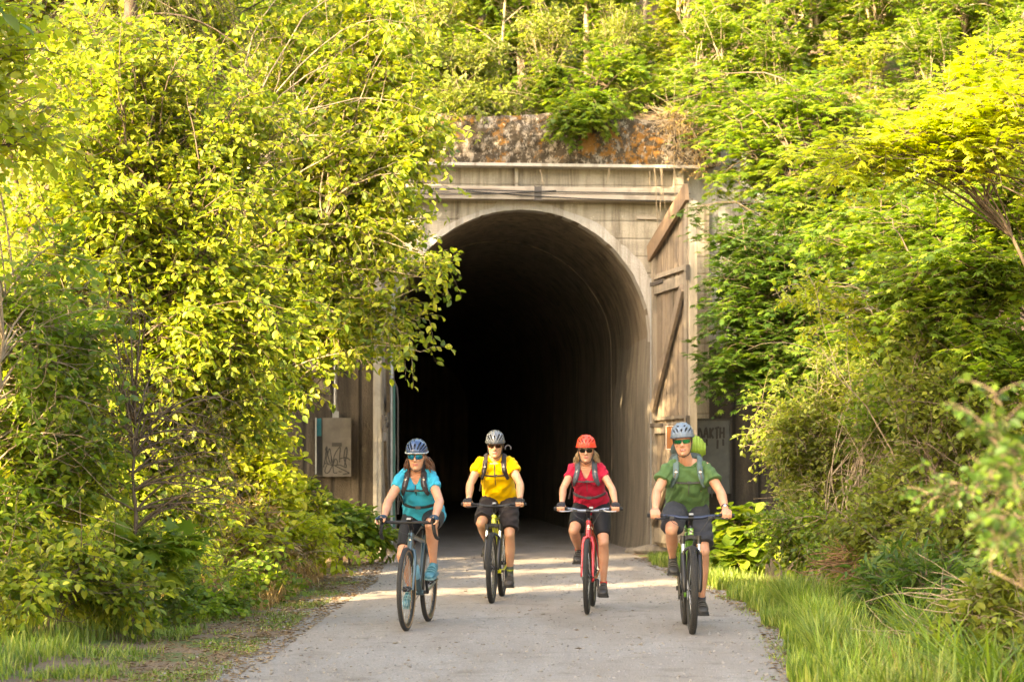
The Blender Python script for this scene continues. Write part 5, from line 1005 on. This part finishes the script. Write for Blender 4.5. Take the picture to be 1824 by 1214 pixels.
    def ribbon(pts, w, th_, mat, name, parent, wf=None):
        P = [V(*p) for p in pts]; rg = []; n = len(P); cen = cz*.6+pel*.4+V(0, .05, 0)
        for j in range(n):
            d = nrm(P[min(j+1, n-1)]-P[max(j-1, 0)]); out = P[j]-cen; out[2] *= .35 if j < n-3 else 1; out = nrm(out-d*np.dot(out, d)); sd = np.cross(d, out); ww = w*(wf(j/(n-1)) if wf else 1)
            rg.append([P[j]+sd*ww/2*a+out*th_*b_ for a, b_ in ((-1, -.3), (-1, .5), (-.75, 1), (.75, 1), (1, .5), (1, -.3))])
        m = MB(); m.rings(rg); return m.build(name, mat, parent, smooth=50)
    # collar / zip
    if W or spec.get('collar'):
        for s in (1, -1):
            m = MB(); a = [front(cz[0]+s*(.010+.058*t_), cz[2]-vb+.01+(vb+.025)*t_, .008) for t_ in np.linspace(0, 1, 6)]; rg = []
            for j, p in enumerate(a):
                w_ = .010+(.030*(j/5.0) if W else .016*(j/5)); o2 = V(s*w_, .002, -w_*.25); rg.append([p+V(-s*.006, -.001, .006), p+V(0, -.007, .004), p+o2+V(0, -.004, 0), p+o2+V(0, .002, 0)])
            m.rings(rg); m.build('collar', spec['shirt'], shirt)
    else:
        m = MB(); m.tube([front(cz[0]+.068*math.sin(a), cz[2]-vb-.004+(vb+.05)*(1-math.cos(a))*.55, .002) for a in np.linspace(-1.45, 1.45, 17)], .006, 8); m.build('collar', spec['shirt'], shirt)
    if spec.get('zip'): 
        z0, z1 = spec['zip']; ribbon([front(cz[0]+.002, z, .003) for z in np.linspace(cz[2]-vb+z1, cz[2]-vb-z0, 8)], .010, .003, GD, 'zip', shirt)
    # shorts
    t = MB(); loft(t, [(pel-up*.10, up, .150*spec['girth'], .115*spec['girth']), (pel-up*.03, up, .178*spec['girth'], .132*spec['girth']), (pel+up*.05, up, .168*spec['girth'], .128*spec['girth'])], 22)
    for s in (1, -1):
        q = spec['short']; e = hips[s]*(1-q)+kn[s]*q; lo = spec['sloose']; dn = nrm(kn[s]-hips[s]); t.tube([hips[s]-dn*.02, hips[s]*.6+e*.4, e], [.088*lg+.008, .082*lg+.012+lo*.5, (.082*(1-q)+.052*q)*lg+.014+lo], 18)
    sm2 = remesh(t, .0075, 4, .5)
    if spec['sloose'] > .01: displace(sm2, lambda a: .004*np.sin(60*(a[:, 2]+a[:, 1]*.5)+5*np.sin(a[:, 0]*14)+rr))
    put(sm2, 'shorts', spec['shorts'], person)
    # socks and shoes
    for s in (1, -1):
        a = an[s]; ud = nrm(kn[s]-a); h = spec['sock']; t = MB(); rg = [.037, .034, .033*1.02+.002, .036]
        t.tube([a-ud*.035, a, a+ud*h*.5, a+ud*h, a+ud*(h+.003)], [.037*lg**.5, .0345*lg**.5, .0355*lg**.5, .037*lg**.5, .034*lg**.5], 16); t.build('sock', spec['sockm'], person, smooth=60)
        if spec.get('sock2'): 
            t = MB(); t.tube([a+ud*h*.55, a+ud*h*.72], [.0372*lg**.5, .0378*lg**.5], 16, caps=False); t.build('sock_band', spec['sock2'], person)
        tl_ = R(spec['toe'][s]); ca, sa = math.cos(tl_), math.sin(tl_); pc = S['ped'][s]+V(-s*.012, 0, .012)
        def Q(x, y, z): return pc+V(x, y*ca-z*sa, y*sa+z*ca)
        u = MB(); prof = [(-.105, .018, .034), (-.098, .034, .045), (-.06, .046, .060), (-.01, .046, .074), (.035, .040, .092), (.07, .036, .116), (.115, .036, .122), (.155, .035, .110), (.178, .022, .085)]; rg = []
        for y, w_, hh in prof: rg.append([Q(w_*math.copysign(abs(math.cos(t_))**.8, math.cos(t_)), y, (hh-.012)*(.5+.5*math.sin(t_))+.012) for t_ in [2*math.pi*j/16 for j in range(16)]])
        u.rings(rg); so = u.build('shoe', spec['shoe'], person, smooth=60)
        u = MB(); rg = []
        for y, w_, hh in prof: w2 = w_+.004; rg.append([Q(-w2, y, .0), Q(w2, y, .0), Q(w2, y, .018), Q(-w2, y, .018)])
        u.rings(rg); u.build('sole', spec['sole'], so, smooth=0)
        for y, w_, hh in ((-.04, .0475, .069), (-.005, .047, .079), (.032, .042, .095)):
            u = MB(); u.rings([[Q((w_+.001)*math.cos(t_), y+dy, (hh-.008+e_)*(.5+.5*math.sin(t_))+.010) for dy, e_ in ((-.010, 0), (-.010, .006), (.010, .006), (.010, 0))] for t_ in np.linspace(-.3, math.pi+.3, 14)]); u.build('shoe_strap', spec['strapm'], so)
        if spec['glove']:
            gm = remesh(gl[s], .0045, 2, .5); put(gm, 'glove', spec['glove'], person)
    if spec.get('watch'):
        s = spec['watch']; c = wr[s]*.9+el[s]*.1; d = nrm(wr[s]-el[s]); m = MB(); m.tube([c-d*.010, c+d*.010], .0305*am, 16); m.build('watch', BLKP, person); m = MB(); m.ball(c+V(0, -.026, .012), (.015, .007, .015), 10); m.build('watch_face', SIL, person)
    # hair
    if W:
        rn = random.Random(spec['seed']); hm_ = MB()
        for j in range(90):
            s = 1 if j % 2 else -1; y0 = rn.uniform(.015, .075); z0 = rn.uniform(-.03, .02); q0 = H(s*(.062-.1*max(0, y0-.05)), y0, z0); ex_ = rn.uniform(.35, 1)*.85*(spec['hair_r'] if s > 0 else spec['hair_l']); P = [q0]
            for t_ in np.linspace(.2, 1, 7): P.append(q0+V(s*ex_*t_**.9+.008*math.sin(t_*8+j), .03*t_+.01*math.sin(j+t_*6), -.02-.075*t_**1.3*rn.uniform(.7, 1.15)-.02*t_+.010*math.sin(t_*9+j*2)))
            dz_ = rn.uniform(-.02, .02); P = [p+V(rn.uniform(-.003, .003), 0, dz_*min(1, j2/3)) for j2, p in enumerate(P)]; hm_.tube(P, [.003, .0036, .004, .004, .0036, .003, .002, .001], 5)
        for j in range(26):
            a = R(-70+140*j/25)+math.pi/2; hm_.tube([H(.072*math.cos(a), .01+.09*math.sin(a), .01), H(.074*math.cos(a), .012+.094*math.sin(a), -.03), H(.066*math.cos(a), .02+.09*math.sin(a), -.075)], [.006, .007, .005], 6)
        hm_.build('hair', spec['hair'], person, smooth=80)
    else:
        hm_ = MB(); 
        for j in range(34):
            a = R(-22+224*j/33); hm_.tube([H(.073*math.cos(a), .012+.093*math.sin(a), .035), H(.0755*math.cos(a), .012+.096*math.sin(a), .005), H(.070*math.cos(a), .015+.09*math.sin(a), -.022 if math.sin(a) < .5 else -.05)], [.008, .007, .004], 5)
        hm_.build('hair', spec['hair'], person, smooth=80)
    # sunglasses
    for s in (1, -1):
        m = MB(); rg = []
        w0, w1, h_ = spec['lens']
        for t_ in np.linspace(0, 1, 7):
            x = w0+(w1-w0)*t_; y = -.098+.030*(x/.066)**2.2; hh = h_*(1-.25*abs(t_-.45)**1.5*2)*(1 if 0 < t_ < 1 else .72); zc = .004-.002*t_
            rg.append([H(s*x, y-.003, zc-hh), H(s*x, y-.004, zc), H(s*x, y-.003, zc+hh*.82), H(s*x, y+.001, zc+hh*.82), H(s*x, y+.001, zc-hh)])
        m.rings(rg); m.build('lens', spec['lensm'], person, smooth=60)
    m = MB(); top = [H(x, -.100+.030*abs(x/.066)**2.2, .004+h_*.86) for x in np.linspace(-.066, .066, 15)]; m.tube(top, .0028, 6)
    for s in (1, -1):
        m.tube([H(s*.066, -.070, .012), H(s*.074, -.03, .012), H(s*.079, .01, .010), H(s*.078, .03, 0)], .0028, 6)
    m.tube([H(-.010, -.101, .006), H(0, -.103, .010), H(.010, -.101, .006)], .0028, 6)
    m.build('sunglasses', spec['frame'], person)
    if spec.get('smile'):
        m = MB(); m.rings([[H(x, -.0925+.25*x*x*40*.1, -.0655+7*x*x*.6-.002), H(x, -.0955+x*x*8, -.0655+7*x*x*.6), H(x, -.0925+x*x*4, -.0655+7*x*x*.6+.002)] for x in np.linspace(-.014, .014, 9)]); m.build('teeth', TEETH, person)
    # helmet: liner, ribbed shell with open vents, straps
    hl = empty('helmet', (0, 0, 0)); hl.parent = person
    ha = HR @ Matrix.Rotation(R(spec.get('htilt', 4)), 3, 'X'); hA = np.array(ha); HH = lambda x, y, z: hc+hA@(V(x, y, z)*hs)
    def shell(f, off, nu=110, nv=40):
        pts = []
        for v_ in range(nv+1):
            for u in range(nu):
                a = 2*math.pi*u/nu; ph = math.pi/2*(v_/nv); cz_ = math.sin(ph); cr = math.cos(ph)
                lo_ = .052 if math.sin(a) < 0 else .052-.035*math.sin(a)**2; lo_ -= .018*math.cos(a)**2; rx, ry, rz_ = .092+off, .128+off, .112+off-(lo_-.034)*0
                x = rx*cr**.82*math.cos(a); y = .014+ry*cr**.82*math.sin(a)*(1.0 if math.sin(a) > 0 else .98); z = lo_+(rz_+.034-lo_)*cz_
                rib = .0016*math.cos(x/.019*math.pi) if off > 0 else 0; nn_ = nrm((x/rx, (y-.014)/ry, cz_)); pts.append(((x+nn_[0]*rib, y+nn_[1]*rib, z+nn_[2]*rib*.8), v_, u))
        fs = []
        for v_ in range(nv):
            for u in range(nu):
                c = pts[v_*nu+u][0]; 
                if not f(c[0], c[1], c[2], v_/nv): fs.append((v_*nu+u, v_*nu+(u+1) % nu, (v_+1)*nu+(u+1) % nu, (v_+1)*nu+u))
        m = MB(); m.add([HH(*p[0]) for p in pts], fs); return m
    def vents(x, y, z, t_):
        if y < .0:
            q = abs(x)/max(.01, z-.022)
            if spec['hstyle'] == 'road': V_ = ((0, .10, .088, .130), (.43, .12, .074, .134), (.86, .13, .070, .128), (1.38, .16, .066, .106))
            else: V_ = ((0, .12, .092, .118), (.46, .12, .090, .124), (.92, .13, .084, .116), (1.45, .15, .078, .100), (.25, .09, .130, .143))
            for a_, h_, z0, z1 in V_:
                if ((q-a_)/h_)**2+((z-(z0+z1)/2)/((z1-z0)/2))**2 < 1: return True
            return False
        if spec['hstyle'] == 'road':
            for c, hw in ((0, .008), (.027, .009), (.054, .009), (-.027, .009), (-.054, .009)):
                cx = c*(1-.35*max(0, -y/.13)) ; w_ = hw*(1-.3*max(0, -y/.13))
                for y0, y1 in ((-.118, -.052), (-.040, .03), (.05, .12)):
                    ym = (y0+y1)/2+abs(c)*.30; 
                    if ((x-cx)/w_)**2+((y-ym)/((y1-y0)/2))**2 < 1 and z > .061: return True
            for s in (1, -1):
                if ((y+.02)/.035)**2+((z-.085+.25*(y))/.011)**2 < 1 and s*x > .068: return True
            return False
        for c, y0, y1, hw in ((0, -.103, -.072, .008), (0, -.055, .0, .010), (.032, -.098, -.055, .008), (-.032, -.098, -.055, .008), (.030, -.035, .02, .009), (-.030, -.035, .02, .009), (.058, -.075, -.030, .008), (-.058, -.075, -.030, .008), (.058, -.012, .04, .008), (-.058, -.012, .04, .008), (0, .03, .09, .010), (.03, .05, .1, .008), (-.03, .05, .1, .008)):
            if ((x-c)/hw)**2+((y-(y0+y1)/2)/((y1-y0)/2))**2 < 1 and z > .066: return True
        return False
    m = shell(lambda *a: False, -.008, 40, 12); m.build('liner', BLKP, hl)
    m = shell(vents, .007); so = m.build('shell', spec['helm'], hl, smooth=70); md = so.modifiers.new('s', 'SOLIDIFY'); md.thickness = .011; md.offset = -1
    m = MB(); m.tube([HH(.0995*math.cos(a), .014+.134*math.sin(a), (.052 if math.sin(a) < 0 else .052-.035*math.sin(a)**2)-.018*math.cos(a)**2) for a in np.linspace(0, 2*math.pi, 40)[:-1]], .005, 8, closed=True); m.build('rim', spec.get('helm2', BLKP), hl)
    for s in (1, -1):
        m = MB(); m.tube([H(s*.080, -.025, .040), H(s*.078, -.012, -.005), H(s*.071, -.010, -.060), H(s*.046, -.028, -.112), H(0, -.052, -.132)], .0038, 6, flat=.5); m.tube([H(s*.080, .055, .030), H(s*.080, .025, -.02), H(s*.071, -.010, -.060)], .0034, 6, flat=.5); m.build('chin_strap', BLKP, hl)
    # backpack
    bp = empty('backpack', person.location, 0, spec['bag_label'], 'backpack'); bp.matrix_basis = person.matrix_basis.copy()
    bc = cz*.62+pel*.38+V(0, .19, .03); m = MB(); u_ = up; bwid, bh, bd_ = spec['bag']
    rg = []
    for t_, w_, d_ in ((-1, .70, .6), (-.93, .9, .8), (-.5, 1, 1), (.2, 1, 1), (.7, .95, .9), (.92, .8, .7), (1, .55, .4)):
        c = bc+u_*bh/2*t_; y_ = nrm(V(0, 1, 0)-u_*u_[1]); rg.append([c+V(1, 0, 0)*bwid/2*w_*math.copysign(abs(math.cos(a))**.6, math.cos(a))+y_*bd_/2*d_*math.copysign(abs(math.sin(a))**.6, math.sin(a)) for a in [2*math.pi*j/20 for j in range(20)]])
    m.rings(rg); m.build('pack_body', spec['bagm'], bp, smooth=60)
    if spec.get('bag_top'):
        m = MB(); c = loc(1233, 799, .80); rg = []
        for t_ in np.linspace(-1, 1, 33): w_ = max(.25, 1-abs(t_)**3.2)**.5; w2 = w_*(1+.05*math.cos(t_*26)); rg.append([c+V(t_*.115, .07*w2*math.cos(a), .092*w2*(1+.12*math.cos(4*a))*math.sin(a)-.025*t_) for a in [2*math.pi*j/18 for j in range(18)]])
        m.rings(rg); m.build('rain_cover', M('lime fabric', (.17,.26,.025), .7), bp); m = MB(); c = loc(1212, 806, .78); m.ball(c, (.085, .07, .085), 18); m.build('side_pocket', cloth('slate pocket', (.04,.06,.055)), bp)
    if spec.get('loop'):
        m = MB(); c = loc(*spec['loop'], .66); m.tube([c+V(.030*math.cos(a), .02*math.sin(a), .030*math.sin(a)) for a in np.linspace(-.4, 3.5, 12)], .007, 8); m.build('grab_handle', IRON, bp)
    sx = spec['strap_x']; zc = cz[2]; sp_ = {}
    for s in (1, -1):
        pts = []
        for t_ in np.linspace(0, 1, 15):
            z = zc-.155+.17*t_; x = cz[0]+s*(sx+.040*(1-t_)**2.0); pts.append(front(x, z, .014))
        for y in (cz[1]+.0, cz[1]+.045, cz[1]+.09): pts.append(topp(cz[0]+s*(sx+.002), y, .008))
        pts.append(pts[-1]+V(0, .05, -.07)); so = ribbon(pts, .052, .012, spec['strap'], 'shoulder_strap', bp, lambda t_: .62+.38*min(1, t_*3)); sp_[s] = pts
        ribbon([p+V(0, -.0115, .002) for p in pts[5:13]], .012, .004, spec['trim'], 'webbing', bp); m = MB(); m.box(pts[10]+V(0, -.016, 0), (.022, .006, .010)); m.build('logo_patch', SIL, bp)
    zb = zc-.125; xs_ = abs(sp_[1][3][0]-cz[0]); 
    ribbon([front(cz[0]+x, zb-.004*math.cos(x*20), .010) for x in np.linspace(-xs_, xs_, 13)], .015, .005, spec['trim2'], 'chest_strap', bp); m = MB(); m.box(front(cz[0]+.012, zb, .020), (.034, .012, .020)); m.build('buckle', BLKP, bp)
    m = MB(); pd = [front(cz[0]+.008, zb-.012-q, .012) for q in np.linspace(0, .085 if spec.get('tail') else .03, 5)]; m.tube(pd, .0035, 6); m.build('strap_tail', spec['trim2'], bp)
    if spec['belt']:
        zb = pel[2]+spec['belt']; ww = spec['waist']+.02; ribbon([front(cz[0]*.4+x*ww, zb+.045*abs(x)**2.2, .010) for x in np.linspace(-.97, .97, 17)], .028, .007, spec['trim2'], 'hip_belt', bp, lambda t_: .6+1.4*abs(t_-.5)**1.5*1.6); m = MB(); m.box(front(cz[0]*.4, zb, .02), (.045, .012, .028)); m.build('belt_buckle', BLKP, bp)
    m = MB(); q = loc(*spec['dangle'][0], .68); e = loc(*spec['dangle'][1], .70); m.tube([q, e], .006, 6, flat=.4); m.build('loose_strap', spec['trim2'], bp)
    return person
BLS = cloth('black lycra', (.005,.005,.007), var=.05, rough=.6); CHAR = cloth('charcoal strap', (.030,.024,.025)); CHARG = cloth('grey strap', (.06,.07,.08)); BK2 = cloth('black webbing', (.018,.018,.018))
def lensm(name, c): return M(name, c, .08, .7, .05, 5)
def hairm(name, a):
    q = N(name); f = q.noise(q.coord((60, 60, 14)), 3, 5, .7); q.col(q.mix(q.ramp(f, [(.3, 0.0), (.7, 1.0)]), [x*.45 for x in a], [min(1, x*1.3) for x in a])); q.set(Roughness=.5); q.bump(f, .8, .004); return q.mat
SH = M('shoe black', (.03,.028,.026), .55, 0, .2, 30, .2); SO = M('sole black', (.02,.02,.02), .8)
rider(0, dict(label='woman in a turquoise zip shirt and blue helmet riding at far left', woman=True, k=.95, skin=SK1, sh={1: (767, 852), -1: (718, 852)}, head=(742, 817), girth=1.02, waist=.150, wd=.125, arm=.98, legr=1.03, yaw=2, pitch=6, hs=.98, slv=.50, loose=.012, hem=.07, seed=1.0, wrk=.7, vneck=.075, zip=(.075, -.006),
  shirt=cloth('turquoise jersey', (.008,.29,.42)), shorts=BLS, short=.80, sloose=.0, toe={1: 8, -1: 22}, sock=.0, sockm=cloth('pale teal sock', (.06,.20,.24)), shoe=M('teal shoe', (.035,.15,.20), .5, 0, .2, 20), sole=M('teal sole', (.10,.2,.22), .7), strapm=M('pale teal strap', (.09,.26,.31), .5), glove=cloth('blue glove', (.015,.04,.07)),
  hair=hairm('auburn hair', (.16,.065,.03)), hair_r=.11, hair_l=.075, lens=(.006, .064, .022), lensm=lensm('blue mirror lens', (.0,.17,.30)), frame=BLKP, hstyle='road', helm=M('navy helmet', (.02,.048,.12), .3, .2, .1, 6, 0, 1, .5, .5), helm2=M('pale rim', (.35,.40,.42), .4), htilt=6,
  bag=(.26, .40, .14), bagm=CHAR, bag_label='dark charcoal backpack worn over the turquoise shirt', strap=CHAR, trim=cloth('brown grey webbing', (.14,.12,.12)), trim2=BK2, strap_x=.072, belt=.055, tail=False, dangle=((718, 872), (709, 908)), leg=1.0))
rider(1, dict(label='man in a yellow shirt and grey helmet riding second from left', woman=False, k=1.02, skin=SK2, sh={1: (909, 829), -1: (855, 829)}, head=(882, 797), girth=1.04, waist=.155, wd=.125, arm=1.05, legr=1.02, yaw=3, pitch=8, hs=1.0, slv=.46, loose=.026, hem=.05, seed=2.3, wrk=1, vneck=.008, nh=.050, vw=.004, vs=.045, zip=(.125, .0), collar=True,
  shirt=cloth('yellow jersey', (.70,.40,.005)), shorts=cloth('dark brown shorts', (.018,.014,.015)), short=.86, sloose=.022, toe={1: 4, -1: 4}, sock=.10, sockm=cloth('grey sock', (.07,.08,.06)), sock2=M('lime band', (.30,.36,.03), .8), shoe=M('shoe grey', (.06,.05,.042), .6, 0, .2, 30), sole=SO, strapm=M('shoe strap', (.05,.045,.04), .6), glove=cloth('black glove', (.015,.015,.017)),
  hair=hairm('dark hair', (.05,.03,.02)), lens=(.008, .063, .017), lensm=lensm('brown lens', (.05,.025,.015)), frame=BLKP, hstyle='road', helm=M('silver grey helmet', (.13,.14,.155), .35, .4, .1, 6), htilt=8, loop=(905, 802),
  bag=(.26, .40, .14), bagm=CHAR, bag_label='charcoal backpack worn over the yellow shirt', strap=CHAR, trim=cloth('brown grey webbing b', (.14,.12,.12)), trim2=BK2, strap_x=.095, belt=0, tail=True, dangle=((858, 855), (854, 878))))
rider(2, dict(label='woman in a red polo shirt and red helmet riding third from left', woman=True, k=.97, skin=SK1, sh={1: (1068, 838), -1: (1021, 838)}, head=(1044, 806), girth=.97, waist=.135, wd=.112, arm=.88, legr=.97, yaw=2, pitch=4, hs=.96, slv=.46, loose=.012, hem=.08, seed=3.1, wrk=.6, vneck=.095,
  shirt=cloth('crimson polo', (.40,.008,.035)), shorts=BLS, short=.80, sloose=.0, toe={1: 2, -1: 6}, sock=.03, sockm=cloth('red sock', (.42,.03,.03)), shoe=SH, sole=SO, strapm=M('shoe strap c', (.06,.06,.065), .5), glove=cloth('black glove c', (.02,.018,.022)),
  hair=hairm('blonde hair', (.34,.22,.11)), hair_r=.085, hair_l=.075, lens=(.006, .063, .021), lensm=lensm('black lens', (.02,.015,.012)), frame=BLKP, hstyle='mtb', helm=M('coral red helmet', (.80,.055,.025), .4, 0, .06, 6), helm2=M('coral rim', (.7,.04,.02), .4), htilt=5,
  bag=(.26, .38, .14), bagm=CHARG, bag_label='dark grey backpack worn over the red polo shirt', strap=CHARG, trim=cloth('grey webbing c', (.15,.15,.16)), trim2=cloth('dusky webbing', (.07,.05,.055)), strap_x=.080, belt=.06, tail=True, dangle=((1018, 870), (1013, 892))))
rider(3, dict(label='smiling man in a green T-shirt and pale grey helmet riding at far right', woman=False, k=1.05, skin=SK1, sh={1: (1257, 838), -1: (1192, 838)}, head=(1216, 790), girth=1.06, waist=.158, wd=.125, arm=1.04, legr=1.0, yaw=-6, pitch=6, hs=1.02, roll=-4, slv=.56, loose=.034, hem=.07, seed=4.4, wrk=1.2, vneck=-.012, nh=.052, vw=.02, vs=.05,
  shirt=cloth('green tee', (.062,.125,.042)), shorts=cloth('slate grey shorts', (.030,.033,.042)), short=.84, sloose=.028, toe={1: 4, -1: 8}, sock=.035, sockm=cloth('charcoal sock', (.035,.035,.045)), shoe=SH, sole=SO, strapm=M('shoe strap d', (.07,.065,.06), .5), glove=None, watch=1,
  hair=hairm('short brown hair', (.08,.05,.03)), lens=(.006, .066, .017), lensm=lensm('green mirror lens', (.0,.16,.07)), frame=BLKP, hstyle='mtb', helm=M('pale blue grey helmet', (.14,.18,.23), .4, .1, .06, 6), helm2=M('dark rim', (.05,.05,.06), .5), htilt=5, smile=True,
  bag=(.32, .50, .18), bagm=cloth('slate pack', (.05,.065,.06)), bag_top=True, bag_label='slate backpack with lime green rain cover worn by the man in green', strap=cloth('teal grey strap', (.09,.14,.14)), trim=cloth('brown webbing d', (.13,.10,.09)), trim2=cloth('dark webbing d', (.06,.055,.055)), strap_x=.100, belt=0, tail=True, dangle=((1268, 870), (1268, 890))))
